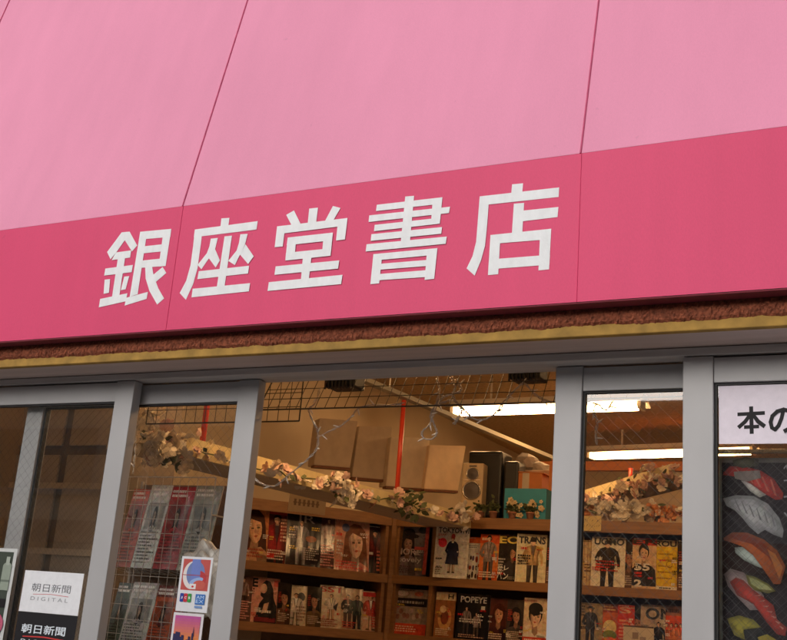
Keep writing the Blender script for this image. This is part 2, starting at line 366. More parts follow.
def portrait(P, x, z, r, skin, hair, top, long=True, z0=.0):
    """printed head and shoulders in half light: head centre (x,z), head half height r"""
    k = r*P.asp; dk = tuple(int(v*.66) for v in skin); mid = tuple(int(v*.85) for v in skin); sh = -1 if (x*100) % 2 < 1 else 1
    tl = ((x*37+r*91+z*53) % 1-.5)*.5; q = lambda pts: [(x+(sh*a*math.cos(tl)-b*math.sin(tl))*k, z+(sh*a*math.sin(tl)+b*math.cos(tl))*r) if b > -1.3 else (x+sh*a*k, z+b*r) for a, b in pts]
    if long: P.poly(q([(-1.0, .1), (-.95, .75), (-.5, 1.2), (.1, 1.3), (.7, 1.05), (1.0, .4), (1.15, -.6), (1.35, -1.9), (.6, -2.1), (-.7, -2.0), (-1.2, -1.5)]), hair)
    b = (max(z0, z-r*4)-z)/r
    P.poly(q([(-2.1, b), (2.1, b), (1.9, -1.9), (1.2, -1.5), (.4, -1.25), (-.45, -1.25), (-1.3, -1.55), (-1.9, -2.0)]), top)
    P.poly(q([(-1.6, b), (-.4, b), (-.2, -1.6), (-1.2, -1.7)]), tuple(int(v*.7) for v in top))
    P.poly(q([(-.36, -1.45), (.0, -1.75), (.38, -1.4), (.32, -.5), (-.32, -.5)]), dk)
    P.ell(x, z+r*.25, k*.86, r*.98, hair)
    P.poly(q([(-.60, .45), (-.66, 0), (-.58, -.42), (-.34, -.80), (-.02, -.98), (.26, -.86), (.52, -.5), (.64, 0), (.62, .5), (.3, .85), (-.2, .86)]), skin)
    P.poly(q([(.12, .7), (.62, .5), (.64, 0), (.52, -.5), (.26, -.86), (-.02, -.98), (.2, -.6), (.14, -.28), (.24, -.05), (.14, .2)]), mid)
    P.poly(q([(.44, .6), (.62, .5), (.64, 0), (.52, -.5), (.26, -.86), (.40, -.4), (.46, .1)]), dk)
    P.poly(q([(-.74, .0), (-.78, .5), (-.5, 1.0), (.1, 1.12), (.62, .9), (.78, .4), (.72, -.1), (.58, .4), (.25, .68), (-.25, .5), (-.58, .38)]), hair)
    for e in (-.34, .20):
        P.poly(q([(e-.15, .06), (e, .12), (e+.15, .07), (e+.1, -.02), (e-.1, -.02)]), tuple(int(v*.42) for v in skin))
        P.poly(q([(e-.2, .22), (e, .30), (e+.2, .23), (e+.14, .1), (e-.14, .1)]), mid)
    P.poly(q([(-.1, -.02), (-.02, .05), (.08, -.24), (.0, -.3), (-.14, -.26)]), mid)
    P.poly(q([(-.26, -.48), (-.06, -.43), (.16, -.49), (-.04, -.60)]), (int(skin[0]*.80), int(skin[1]*.52), int(skin[2]*.5)))
# =================================================================== SETTING: ground, street
struct(obj('ground', bx((-150, -150, -.6), (150, 150, -.16)), M['asphalt']))
struct(obj('road', bx((-60, -13.6, -.158), (60, -1.75, -.12)), M['asphalt']))
struct(obj('pavement', bx((-60, -1.6, -.157), (60, -.06, 0)), M['paving']))
struct(obj('kerb', bx((-60, -1.748, -.156), (60, -1.602, .003), .01), M['kerb']))
struct(obj('far_pavement', bx((-60, -16.0, -.157), (60, -13.602, 0)), M['paving']))
bm = bmesh.new()
for i in range(-14, 15): box(bm, (i*4.2-1.2, -7.75, -.119), (i*4.2+1.2, -7.63, -.115))
struct(obj('lane_markings', bm, M['line']))

# opposite side of the street (only its reflection in the glass shows)
def opposite(name, label, x0, x1, h, wall, nb, shut):
    t = thing(name, label, 'building', ((x0+x1)/2, -16, 0))
    o = V(t.location)
    def P(n, a, b, m): return obj(n, bx(V(a)-o, V(b)-o), m, t)
    P('wall', (x0, -22, 0), (x1, -16.02, h), wall)
    P('parapet', (x0-.05, -22.1, h+.002), (x1+.05, -15.9, h+.25), M['bld_b'])
    P('fascia_band', (x0+.1, -16.018, 2.95), (x1-.1, -15.62, 3.42), M['bld_c'])
    w = (x1-x0)/nb
    for i in range(nb):
        a = x0+i*w
        P('pillar', (a+.02, -16.017, .0), (a+.32, -15.80, 2.945), M['bld_b'])
        P('shutter', (a+.34, -16.016, .0), (a+w-.02, -15.97, 2.4), shut if i % 2 else M['darkglass'])
        for k in range(2):
            z = 4.1+k*2.9
            if z+1.5 > h: continue
            f = P('window', (a+.5, -16.016, z), (a+w-.5, -15.96, z+1.5), M['alu'])
            for q in (0, 1):
                g = obj('pane', bx(V((a+.56+q*(w-1.08)/2, -15.975, z+.06))-o, V((a+.56+(q+1)*(w-1.08)/2-.05, -15.955, z+1.44))-o), M['darkglass'], f)
            P('sill', (a+.4, -16.015, z-.1), (a+w-.4, -15.86, z-.004), M['kerb'])
    return t
opposite('shop_building', 'beige tiled shophouse across the street mirrored in the glass', -26, -12, 7.0, M['bld_a'], 3, M['shutter'])
opposite('shop_building', 'brown tiled building across the street beyond the beige shophouse', -40, -26.3, 7.5, M['bld_c'], 3, M['shutter'])
opposite('shop_building', 'grey rendered building directly across the street', -11.7, 2.2, 5.6, M['bld_b'], 3, M['shutter'])
opposite('shop_building', 'tall beige building across the street farthest right', 2.4, 14, 7, M['bld_a'], 3, M['shutter'])

# =================================================================== THE SHOP
HZ = 2.278          # underside of door header
SO = 2.300          # soffit height
WX0, WX1 = -3.45, 1.6
CZ = 3.2
shop = thing('bookshop_building', 'bookshop front with grey aluminium door frame under a pink awning', 'shop', (-1.2, 0, 0))
so = V(shop.location)
def SP(name, a, b, m, bev=0.): return obj(name, bx(V(a)-so, V(b)-so, bev), m, shop)
SP('front_wall', (-4.6, -.118, SO+.002), (3.2, .10, 2.80), M['wall_out'])
SP('pier', (-4.6, -.119, 0), (-3.14, .12, SO-.001), M['wall_out'])
SP('pier', (1.32, -.119, 0), (3.2, .12, SO-.001), M['wall_out'])
SP('yellow_trim', (-4.6, -.140, SO-.001), (3.2, -.1185, 2.333), M['yellow'], .003)
SP('soffit', (-3.139, -.1375, SO), (1.319, .004, SO+.0015), M['soffit'])
SP('door_header', (-3.139, -.004, HZ+.001), (1.319, .10, SO-.002), M['alu2'], .0015)
SP('threshold', (-3.139, -.02, 0.002), (1.319, .10, .02), M['alu2'])
SP('side_wall', (WX0-.15, .121, 0), (WX0, 7.0, CZ), M['cream'])
SP('side_wall', (WX1, .121, 0), (WX1+.15, 7.0, CZ), M['cream'])
SP('back_wall', (WX0+.001, 6.85, 0), (WX1-.001, 7.0, CZ), M['cream'])
SP('front_return', (-4.6, .021, 2.801), (3.2, .10, CZ), M['wall_out'])
SP('inner_lining', (WX0+.001, .101, SO+.2), (WX1-.001, .14, CZ-.001), M['cream'])
SP('ceiling', (WX0-.15, .02, CZ+.001), (WX1+.15, 7.0, CZ+.12), M['ceil'])
SP('floor', (WX0+.001, .11, -.1), (WX1-.001, 6.849, .012), M['floor'])
SP('upper_storey', (-4.6, .50, CZ+.13), (3.2, 8, 6.2), M['wall_out'])
SP('ceiling_beam', (WX0+.052, 2.2, CZ-.14), (WX1-.01, 2.36, CZ-.001), M['ceil'])
SP('partition', (-2.55, 4.7, 0), (WX1-.002, 4.8, 2.30), M['wood_d'])
# stucco band: rough, ragged lower edge over the yellow trim
bm = bmesh.new(); rnd = random.Random(3); nx = 2000; nz = 9; rows = []
drop = 0
for i in range(nx+1):
    x = -4.6+7.8*i/nx; drop = drop*.88+rnd.uniform(-1, 1)*.0013
    col = []
    for j in range(nz+1):
        t = j/nz; z = 2.3215+drop*(1-t)**2+t*.058+rnd.uniform(-.0008, .0008)
        y = -.1395-.0075*math.sin(math.pi*min(t*1.15+.08, 1))-rnd.random()**2*.0040-.001
        if j in (0, nz): y = -.1395
        col.append(bm.verts.new(V((x+rnd.uniform(-.002, .002), y, z))-so))
    rows.append(col)
for a, b in zip(rows, rows[1:]):
    for j in range(nz): bm.faces.new((a[j], b[j], b[j+1], a[j+1]))
obj('stucco_band', bm, M['stucco'], shop)

# =================================================================== AWNING
AY, FZ, BZ = -.19, 2.7444, 2.368
AX0, AX1 = -4.35, 2.4
TILT = math.radians(12.4); UP = 2.6
awn = thing('shop_awning', 'pink canvas shop awning with white lettering on its deep pink valance', 'awning', (-1.2, -.2, BZ))
ao = V(awn.location)
seams = [-1.9665-1.2057*k for k in (2, 1, 0)]+[-.767+1.2057*k for k in range(3)]
seams = [s for s in seams if AX0 < s < AX1]
def sag(x):     # cloth is drawn in a little between the ribs
    L = [AX0]+seams+[AX1]
    for a, b in zip(L, L[1:]):
        if a <= x <= b: return math.sin(math.pi*(x-a)/(b-a))
    return 0
def sheet(p0, p1, nv, amp):
    bm = bmesh.new(); xs = []
    L = [AX0]+seams+[AX1]
    for a, b in zip(L, L[1:]): xs += [a+(b-a)*i/14 for i in range(14)]
    xs.append(AX1); rows = []
    nrm = V((0, -(p1[1]-p0[1]), (p1[0]-p0[0])))  # (y,z) pairs
    n = V((0, -(p1[1]-p0[1]), p1[0]-p0[0])).normalized()
    for x in xs:
        rows.append([bm.verts.new(V((x, p0[0]+(p1[0]-p0[0])*j/nv, p0[1]+(p1[1]-p0[1])*j/nv))-n*(amp*sag(x)*math.sin(math.pi*j/nv))-ao) for j in range(nv+1)])
    for a, b in zip(rows, rows[1:]):
        for j in range(nv): bm.faces.new((a[j], b[j], b[j+1], a[j+1]))
    return bm
SY, SZ = AY+UP*math.tan(TILT), FZ+UP
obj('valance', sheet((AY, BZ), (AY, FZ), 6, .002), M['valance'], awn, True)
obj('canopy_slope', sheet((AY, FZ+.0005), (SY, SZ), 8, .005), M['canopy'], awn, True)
# underside hem, side cheeks
obj('hem', bx(V((AX0, AY+.0005, BZ-.005))-ao, V((AX1, -.1465, BZ-.0005))-ao, .002), M['hem'], awn)
for x in (AX0, AX1):
    bm = bmesh.new(); P = [(x, AY, BZ), (x, -.12, BZ), (x, -.12, SZ), (x, SY if SY < -.12 else -.12, SZ), (x, AY, FZ)]
    P = [(x, AY, BZ), (x, -.121, BZ), (x, -.121, FZ+.069/math.tan(TILT)), (x, AY, FZ)]
    bm.faces.new([bm.verts.new(V(p)-ao) for p in P]); obj('side_cheek', bm, M['valance'], awn)
for s in seams:
    bm = bmesh.new(); n = V((0, -math.cos(TILT), math.sin(TILT)))
    d = V((0, math.sin(TILT), math.cos(TILT)))
    tube(bm, [V((s, AY, FZ))+d*(t*UP/math.cos(TILT)/12)+n*.0006-ao for t in range(13)], .0027, 6)
    sm = obj('slope_seam', bm, M['seam'], awn)
    bm = bmesh.new(); tube(bm, [V((s+.002, AY-.0002, FZ-(FZ-BZ)*t/8))-ao for t in range(9)], .0013, 6)
    obj('valance_seam', bm, M['valance'], awn)
# lettering traced onto the valance plane
def T(ox, oy, k): return lambda p: (ox+p[0]/k, oy+p[1]/k)
L = {}
L['銀'] = (T(90, 210, 5.82), [
 [(185, 130), (231, 126), (203, 176), (153, 247), (120, 287), (100, 245)], [(205, 128), (231, 126), (275, 207), (245, 241), (203, 176)],
 [(152, 247), (240, 235), (234, 277), (127, 292)], [(163, 280), (205, 276), (170, 508), (128, 512)], [(90, 341), (250, 320), (243, 362), (83, 382)],
 [(86, 406), (118, 402), (111, 482), (80, 488)], [(200, 388), (229, 385), (208, 462), (180, 467)], [(60, 518), (218, 485), (208, 532), (52, 567)],
 [(293, 127), (334, 123), (278, 490), (232, 505)], [(212, 511), (338, 477), (330, 518), (202, 557)], [(293, 127), (474, 110), (468, 157), (290, 172)],
 [(430, 115), (474, 110), (441, 326), (400, 330)], [(310, 212), (430, 199), (424, 241), (305, 253)], [(290, 296), (444, 280), (441, 326), (285, 338)],
 [(322, 330), (362, 328), (372, 385), (398, 455), (432, 515), (392, 551), (347, 472), (325, 400)], [(424, 332), (445, 367), (383, 420), (366, 380)]])
L['座'] = (T(170, 200, 5.82), [
 [(300, 107), (346, 104), (340, 150), (294, 156)], [(145, 172), (511, 123), (504, 172), (139, 217)],
 [(145, 172), (190, 166), (180, 260), (160, 400), (135, 490), (93, 581), (57, 542), (95, 470), (120, 380), (135, 270)],
 [(238, 225), (279, 221), (262, 290), (183, 403), (161, 378), (215, 310), (230, 270)], [(262, 283), (291, 352), (266, 393), (226, 338)],
 [(318, 212), (361, 208), (318, 503), (273, 508)], [(410, 200), (453, 197), (436, 262), (378, 379), (340, 355), (388, 295), (402, 250)],
 [(440, 258), (488, 328), (455, 373), (408, 318)], [(168, 415), (461, 383), (455, 428), (160, 461)], [(133, 517), (467, 484), (460, 532), (126, 567)]])
L['堂'] = (T(260, 190, 5.82), [
 [(153, 145), (198, 119), (236, 196), (184, 205)], [(287, 108), (338, 103), (327, 192), (278, 198)], [(425, 93), (469, 105), (425, 180), (374, 190)],
 [(100, 212), (510, 163), (503, 207), (95, 258)], [(100, 212), (148, 206), (133, 329), (86, 333)], [(456, 171), (510, 163), (495, 288), (443, 294)],
 [(162, 277), (425, 248), (420, 293), (156, 322)], [(162, 277), (213, 272), (200, 405), (148, 411)], [(372, 254), (425, 248), (411, 383), (360, 388)],
 [(152, 366), (416, 339), (411, 383), (148, 411)], [(250, 396), (300, 391), (285, 518), (239, 523)], [(92, 445), (462, 410), (455, 458), (85, 494)], [(52, 537), (481, 494), (473, 548), (45, 588)]])
L['書'] = (T(355, 180, 5.563), [
 [(280, 92), (329, 88), (305, 350), (254, 356)], [(122, 138), (487, 96), (483, 132), (117, 173)], [(433, 103), (487, 96), (472, 243), (423, 248)],
 [(80, 197), (529, 149), (523, 184), (76, 234)], [(110, 250), (476, 210), (472, 243), (106, 285)], [(92, 302), (485, 262), (480, 299), (88, 339)],
 [(65, 358), (511, 315), (505, 355), (60, 398)], [(103, 413), (153, 408), (135, 575), (86, 580)], [(402, 386), (459, 379), (441, 550), (388, 556)],
 [(103, 413), (459, 379), (454, 416), (99, 449)], [(98, 470), (450, 441), (447, 475), (94, 503)], [(92, 527), (444, 498), (440, 537), (88, 561)]])
L['店'] = (T(460, 170, 5.564), [
 [(290, 80), (351, 74), (346, 132), (285, 138)], [(110, 147), (552, 97), (549, 150), (107, 198)],
 [(110, 147), (163, 141), (152, 300), (140, 420), (118, 500), (82, 588), (37, 548), (70, 480), (90, 400), (98, 300)],
 [(300, 188), (357, 183), (347, 350), (289, 356)], [(350, 226), (548, 206), (543, 262), (345, 286)], [(170, 362), (508, 327), (504, 385), (167, 412)],
 [(170, 362), (226, 356), (213, 580), (156, 585)], [(447, 334), (508, 327), (496, 553), (437, 559)], [(163, 498), (501, 472), (498, 527), (160, 553)]])
for ch, (tr, polys) in L.items():
    bm = bmesh.new()
    for i, p in enumerate(polys):
        vs = [bm.verts.new(at_y(*tr(q), AY)+V((0, -.0005-.00003*i, 0))-ao) for q in p]
        vb = [bm.verts.new(v.co+V((0, .0004, 0))) for v in vs]
        bm.faces.new(vs)
        for k in range(len(vs)): bm.faces.new((vs[k], vs[(k+1) % len(vs)], vb[(k+1) % len(vs)], vb[k]))
    obj('letter', bm, M['letter'], awn)

# =================================================================== SLIDING GLASS DOORS
SW = .070
def door(label, x0, x1, y0, mesh=.030):
    t = thing('sliding_glass_door', label, 'glass door', ((x0+x1)/2, y0+.018, .022), 'aluminium sliding glass doors of the bookshop')
    o = V(t.location); top = HZ-.0015; rb = 2.2135
    def P(n, a, b, m, bev=0., par=t): return obj(n, bx(V(a)-o, V(b)-o, bev), m, par)
    P('stile', (x0, y0, .022), (x0+SW, y0+.036, top), M['alu'], .002)
    P('stile', (x1-SW, y0, .022), (x1, y0+.036, top), M['alu'], .002)
    P('top_rail', (x0+SW+.0005, y0+.004, rb), (x1-SW-.0005, y0+.032, top-.003), M['alu'], .0015)
    P('middle_rail', (x0+SW+.0005, y0+.004, .78), (x1-SW-.0005, y0+.032, .86), M['alu'], .0015)
    P('bottom_rail', (x0+SW+.0005, y0+.004, .022), (x1-SW-.0005, y0+.032, .16), M['alu'], .0015)
    a, b, z0, z1 = x0+SW+.0005, x1-SW-.0005, .86, rb
    bm = bmesh.new()
    for q in ((a, z0, a+.006, z1), (b-.006, z0, b, z1), (a+.006, z1-.005, b-.006, z1), (a+.006, z0, b-.006, z0+.005)):
        box(bm, V((q[0], y0+.010, q[1]))-o, V((q[2], y0+.026, q[3]))-o)
    P('kick_panel', (a, y0+.012, .161), (b, y0+.024, .779), M['alu'])
    obj('gasket', bm, M['gasket'], t)
    pane = P('pane', (a+.001, y0+.0165, z0+.001), (b-.001, y0+.0205, z1-.001), M['glass'])
    bm = bmesh.new(); W, H = b-a, z1-z0      # diamond wire in the glass
    for sgn in (1, -1):
        c = -H
        while c < W:
            if sgn > 0: p = (max(c, 0), max(-c, 0)); q = (min(c+H, W), min(W-c, H))
            else: p = (max(c, 0), H-max(-c, 0)); q = (min(c+H, W), H-min(W-c, H))
            if q[0]-p[0] > .004: tube(bm, [V((a+p[0], y0+.0185+.0002*sgn, z0+p[1]))-o, V((a+q[0], y0+.0185+.0002*sgn, z0+q[1]))-o], .00028, 3)
            c += mesh
    obj('wire_mesh', bm, M['wire'], pane)
    return t
pL = at_y(119, 500, 0)
x1L = at_y(135, 382, 0).x
door('leftmost sliding glass door, carrying the white and black newspaper stickers', x1L-.90, x1L, 0)
x1A = at_y(259, 384, .045).x
door('sliding glass door left of the doorway, with payment stickers on its lower corner', x1A-.90, x1A, .045)
x0B = at_y(556, 368, .045).x
door('narrow-looking sliding glass door just right of the open doorway', x0B, x0B+.90, .045)
x0R = at_y(682.8, 364, 0).x
door('rightmost sliding glass door with the sushi banner behind it', x0R, x0R+.90, 0)

# =================================================================== STICKERS, POSTERS
def flat(name, label, cat, pl, draw, w, h, m='paper', thick=.0006, back=(225, 225, 225), group=None, x=None):
    """flat print standing in a plane facing -y; pl = world position of bottom centre"""
    P = Print(.00012); P.T = lambda u, v: ((u-.5)*w, v*h)
    draw(P); o = P.build(name, M[m], None, thick, (w, h), back); o.location = pl
    return tag(o, label, cat, group)
def pxrect(x0, y0, x1, y1, Y):
    a = at_y((x0+x1)/2, y1, Y); b = at_y((x0+x1)/2, y0, Y)
    w = at_y(x1, (y0+y1)/2, Y).x-at_y(x0, (y0+y1)/2, Y).x
    return a, w, b.z-a.z
GY = -.0025+.0165
pa, pw, ph = at_y(54, 613.5, GY), .242, .126
def d_white(P):
    P.rect(0, 0, 1, 1, (236, 236, 240))
    P.text('朝日新聞', .16, .50, .82, .70, (92, 92, 98))
    P.poly([(.2, .435), (.5, .46), (.8, .43), (.8, .418), (.5, .448), (.2, .425)], (200, 50, 55))
    P.text('D I G I T A L', .17, .285, .80, .375, (150, 150, 156))
def d_black(P):
    P.rect(0, 0, 1, 1, (26, 23, 27))
    P.text('朝日新聞', .10, .50, .84, .72, (225, 232, 240), .012)
    P.poly([(.14, .43), (.5, .455), (.84, .42), (.84, .39), (.5, .425), (.14, .405)], (205, 60, 60))
    P.text('D I G I T A L', .12, .26, .82, .36, (215, 220, 226), .01)
c1 = (at_y(22, 570, GY)+at_y(88, 574, GY))/2
c0 = (at_y(19, 612, GY)+at_y(78, 615, GY))/2
z1, z0 = c1.z, c0.z
flat('newspaper_sticker', 'white newspaper sticker on the leftmost door, above the black one', 'sticker', V((c1.x, GY, z0)), d_white, .236, z1-z0, group='newspaper stickers on the leftmost door')
flat('newspaper_sticker', 'black newspaper sticker on the leftmost door, below the white one', 'sticker', V((c1.x, GY, z0-(z1-z0)-.0008)), d_black, .236, z1-z0, back=(24, 22, 24), group='newspaper stickers on the leftmost door')
def d_food(P):
    P.rect(0, 0, 1, 1, (206, 208, 206)); P.rect(.04, .03, .955, .975, (64, 72, 62))
    for i in range(5):
        x = .12+.18*i; P.rect(x, .70, x+.12, .87, (150, 160, 146)); P.ell(x+.06, .87, .06, .03, (150, 160, 146)); P.rect(x+.035, .88, x+.085, .94, (170, 178, 166)); P.rect(x, .76, x+.12, .775, (110, 120, 108))
    P.rect(.04, .58, .955, .64, (24, 20, 22))
    for i, (x, z, c) in enumerate(((.3, .42, (214, 190, 176)), (.78, .46, (190, 90, 116)), (.75, .26, (222, 200, 170)), (.25, .16, (200, 176, 150)))):
        P.ell(x, z, .2, .1, c); P.ell(x, z, .15, .07, ((200, 120, 40), (220, 130, 150), (214, 150, 60), (160, 60, 40))[i]); P.ell(x+.03, z+.02, .05, .03, (190, 40, 36)); P.ell(x-.06, z-.01, .04, .025, (230, 200, 90))
q1 = at_y(18, 549, GY)
flat('food_poster', 'white edged food poster with bottles and dishes at the left edge', 'poster', V((q1.x-.15, GY, q1.z-.42)), d_food, .30, .42)

def rrect(P, x0, z0, x1, z1, r, c, asp):
    pts = []
    for cx, cz, a in ((x1-r, z1-r*asp, 0), (x0+r, z1-r*asp, 90), (x0+r, z0+r*asp, 180), (x1-r, z0+r*asp, 270)):
        for k in range(5):
            t = math.radians(a+k*22.5); pts.append((cx+r*math.cos(t), cz+r*asp*math.sin(t)))
    P.poly(pts, c)
GA = .045+.0165-.0025
b0, b1 = (at_y(175, 611, GA)+at_y(207, 613, GA))/2, (at_y(183, 556, GA)+at_y(214, 558, GA))/2
cw = at_y(214, 558, GA).x-at_y(183, 556, GA).x; chh = b1.z-b0.z
def d_card(P):
    rrect(P, 0, 0, 1, 1, .05, (222, 222, 226), cw/chh)
    P.rect(.07, .385, .935, .955, (190, 84, 78))
    P.ell(.40, .66, .30, .255, (226, 218, 216), 24); P.ell(.50, .69, .29, .235, (112, 130, 182), 24); P.ell(.62, .60, .24, .15, (186, 60, 66), 20)
    P.poly([(.36, .955), (.62, .955), (.66, .62), (.36, .56)], (112, 130, 198)); P.ell(.55, .56, .22, .055, (150, 176, 222), 16, .2)
    P.rect(.07, .655, .935, .668, (170, 60, 64)); P.ell(.66, .49, .20, .085, (196, 92, 80), 16); P.rect(.36, .41, .56, .505, (232, 226, 224)); P.ell(.46, .455, .04, .02, (206, 40, 50), 8)
    for k, (x, t, c) in enumerate(((.10, 'J', (44, 62, 150)), (.225, 'C', (196, 44, 60)), (.35, 'B', (60, 150, 70)))):
        rrect(P, x, .17, x+.115, .325, .02, c, cw/chh*1.2); P.text(t, x+.03, .225, x+.085, .27, (235, 235, 240), .02)
    P.rect(.60, .14, .90, .325, (58, 112, 186)); P.text('AM', .63, .24, .87, .30, (190, 214, 240)); P.text('EX', .63, .165, .87, .225, (190, 214, 240)); P.rect(.60, .075, .84, .115, (120, 150, 200))
flat('card_sticker', 'payment card sticker with red and blue roundel above the sunset sticker', 'sticker', V((b0.x, GA, b0.z)), d_card, cw, chh)
def d_sun(P):
    rrect(P, 0, 0, 1, 1, .07, (222, 216, 220), .8)
    n = 14
    for i in range(n):
        t = i/(n-1); a = (236, 150, 44); b = (186, 84, 150); c = tuple(int(a[k]+(b[k]-a[k])*max(0, t*1.25-.25)) for k in range(3))
        P.rect(.08, .06+.88*i/n, .92, .06+.88*(i+1)/n, c)
    rnd = random.Random(5); x = .08
    P.rect(.08, .06, .92, .32, (48, 40, 84))
    while x < .89:
        w = min(rnd.uniform(.04, .09), .92-x); P.rect(x, .06, x+w, rnd.uniform(.36, .58), (44, 38, 80)); x += w
    P.poly([(.72, .5), (.76, .5), (.745, .70), (.735, .70)], (44, 38, 80)); P.ell(.4, .3, .25, .05, (150, 110, 60)); P.rect(.16, .12, .84, .2, (80, 64, 110))
flat('skyline_sticker', 'small sunset skyline sticker below the payment card sticker', 'sticker', V((b0.x-.006, GA, b0.z-.004-cw*1.1)), d_sun, cw*.96, cw*1.1)

# sign and sushi banner behind the right-hand glass
BY = .075
SGY = .014
a0, a1 = at_y(719, 444, SGY), at_y(719, 386, SGY)
sgw, sgh = .52, a1.z-a0.z
def d_hon(P):
    P.rect(0, 0, 1, 1, (238, 228, 240))
    def X(px): return (at_y(px, 420, SGY).x-a0.x)/sgw
    def Z(pz): return (at_y(755, pz, SGY).z-a0.z)/sgh
    K = (20, 18, 22)
    def S(pts): P.poly([(X(a), Z(b)) for a, b in pts], K)
    S([(737.5, 412.3), (765, 411.3), (765, 415), (737.5, 416)]); S([(749.3, 406.5), (753.3, 406.3), (753.6, 433.8), (749.6, 434)])
    S([(748, 414.5), (752, 415.5), (746.5, 423), (739.5, 429), (737, 426), (743.5, 420.5)]); S([(751.5, 415.5), (755, 414.2), (759.5, 420), (766, 425), (763.5, 428.5), (756.5, 423)])
    S([(744, 425.3), (759, 424.8), (759, 428.3), (744, 428.8)])
    pts = [(783.5, 411.5), (781.5, 419), (778.5, 426), (775, 430), (771.8, 428), (770.6, 422.5), (772.5, 416.5), (777.5, 412), (784, 410.2), (790.5, 412), (794.5, 417), (794.3, 423.5), (790.5, 428.5), (784.5, 431.5)]
    for a, b in zip(pts, pts[1:]):
        t = V((b[0]-a[0], b[1]-a[1])).normalized(); nn = V((-t.y, t.x))*1.9; t = t*1.0
        S([(a[0]-t.x+nn.x, a[1]-t.y+nn.y), (b[0]+t.x+nn.x, b[1]+t.y+nn.y), (b[0]+t.x-nn.x, b[1]+t.y-nn.y), (a[0]-t.x-nn.x, a[1]-t.y-nn.y)])
flat('shop_sign', 'white paper sign with large black characters above the sushi banner', 'sign', V((a0.x+sgw/2, SGY, a0.z)), d_hon, sgw, sgh, back=(225, 220, 225))
b0s, b1s = at_y(720, 700, BY), at_y(719, 459, BY)
bw, bh = .50, .62
btop = at_y(719, 458, BY)
def d_sushi(P):
    ox, oz = btop.x, btop.z-bh
    def C(pts): return [((at_y(x, y, BY).x-ox)/bw, (at_y(x, y, BY).z-oz)/bh) for x, y in pts]
    k = 342/107.
    def Z(pts): return C([(680+x/k, 440+y/3.2) for x, y in pts])
    P.rect(0, 0, 1, 1, (36, 17, 25)); P.dim = .92
    P.rect(0, 0, .012, 1, (120, 134, 130)); P.rect(.012, .982, 1, 1, (128, 122, 120))
    rnd = random.Random(9)
    # salmon slice with a leaf
    P.soft(Z([(195, 130), (235, 135), (290, 170), (255, 184), (225, 165)]), (206, 196, 190))
    P.soft(Z([(140, 104), (160, 84), (205, 85), (258, 98), (300, 125), (330, 170), (328, 190), (305, 192), (270, 172), (225, 140), (180, 118), (138, 112)]), (196, 50, 42))
    for i in range(5): P.poly(Z([(176+28*i, 90+9*i), (182+28*i, 91+9*i), (214+24*i, 128+13*i), (206+24*i, 125+13*i)]), (226, 120, 98))
    P.soft(Z([(168, 66), (210, 55), (252, 62), (250, 84), (200, 90), (172, 82)]), (98, 92, 74))
    P.poly(Z([(172, 102), (255, 98), (260, 122), (215, 134), (176, 124)]), (150, 134, 128))
    # squid
    P.soft(Z([(138, 188), (178, 177), (235, 180), (282, 205), (318, 250), (332, 290), (328, 314), (300, 304), (272, 288), (250, 302), (222, 278), (200, 250), (176, 226), (150, 212)]), (190, 186, 190))
    for i in range(6): P.poly(Z([(172+24*i, 186+11*i), (176+24*i, 187+11*i), (196+22*i, 228+10*i), (190+22*i, 226+10*i)]), (150, 146, 152))
    # eel
    P.soft(Z([(176, 345), (210, 342), (250, 380), (275, 415), (245, 405), (205, 385), (178, 362)]), (196, 206, 200))
    P.soft(Z([(140, 315), (168, 296), (215, 297), (270, 320), (312, 355), (338, 405), (322, 462), (300, 462), (275, 425), (235, 370), (190, 335), (142, 322)]), (186, 92, 44))
    P.poly(Z([(160, 306), (210, 303), (262, 326), (300, 360), (322, 402), (312, 420), (280, 372), (230, 334), (175, 318)]), (146, 56, 30))
    P.poly(Z([(280, 350), (305, 365), (330, 410), (318, 445), (300, 400)]), (208, 124, 62))
    # prawn
    P.soft(Z([(142, 430), (162, 412), (205, 425), (235, 455), (270, 500), (262, 545), (225, 545), (190, 510), (155, 470)]), (186, 160, 160))
    P.soft(Z([(160, 455), (180, 440), (205, 450), (235, 480), (270, 505), (300, 530), (312, 575), (342, 600), (338, 628), (310, 622), (272, 575), (235, 525), (185, 498)]), (196, 64, 50))
    for i in range(7): P.poly(Z([(235+14*i, 500+16*i), (239+14*i, 500+16*i), (262+12*i, 495+18*i), (257+12*i, 500+18*i)]), (224, 150, 134))
    P.soft(Z([(212, 432), (240, 438), (285, 462), (308, 485), (282, 492), (240, 482), (220, 462)]), (150, 138, 62))
    P.poly(Z([(222, 440), (245, 448), (282, 468), (296, 482), (255, 478), (230, 462)]), (192, 190, 130))
    # egg
    P.soft(Z([(152, 572), (190, 562), (235, 575), (262, 600), (205, 608), (210, 640), (175, 625)]), (176, 160, 56))
    P.poly(Z([(205, 612), (262, 600), (300, 630), (300, 668), (215, 668)]), (30, 26, 28)); P.poly(Z([(250, 632), (280, 622), (310, 640), (330, 668), (262, 668)]), (184, 160, 50))
    # strokes of the white lettering cut off by the frame
    for p in ([(332, 92), (342, 80), (350, 100), (344, 98), (341, 88), (335, 96)], [(333, 130), (348, 128), (348, 133), (334, 134)], [(333, 182), (350, 178), (350, 184), (334, 187)], [(333, 234), (338, 233), (348, 246), (344, 249)]):
        P.poly(Z(p), (190, 190, 196))
flat('sushi_banner', 'dark banner with pieces of sushi behind the right-hand glass', 'banner', V((btop.x+bw/2, BY, btop.z-bh)), d_sushi, bw, bh, 'banner', back=(36, 17, 25))
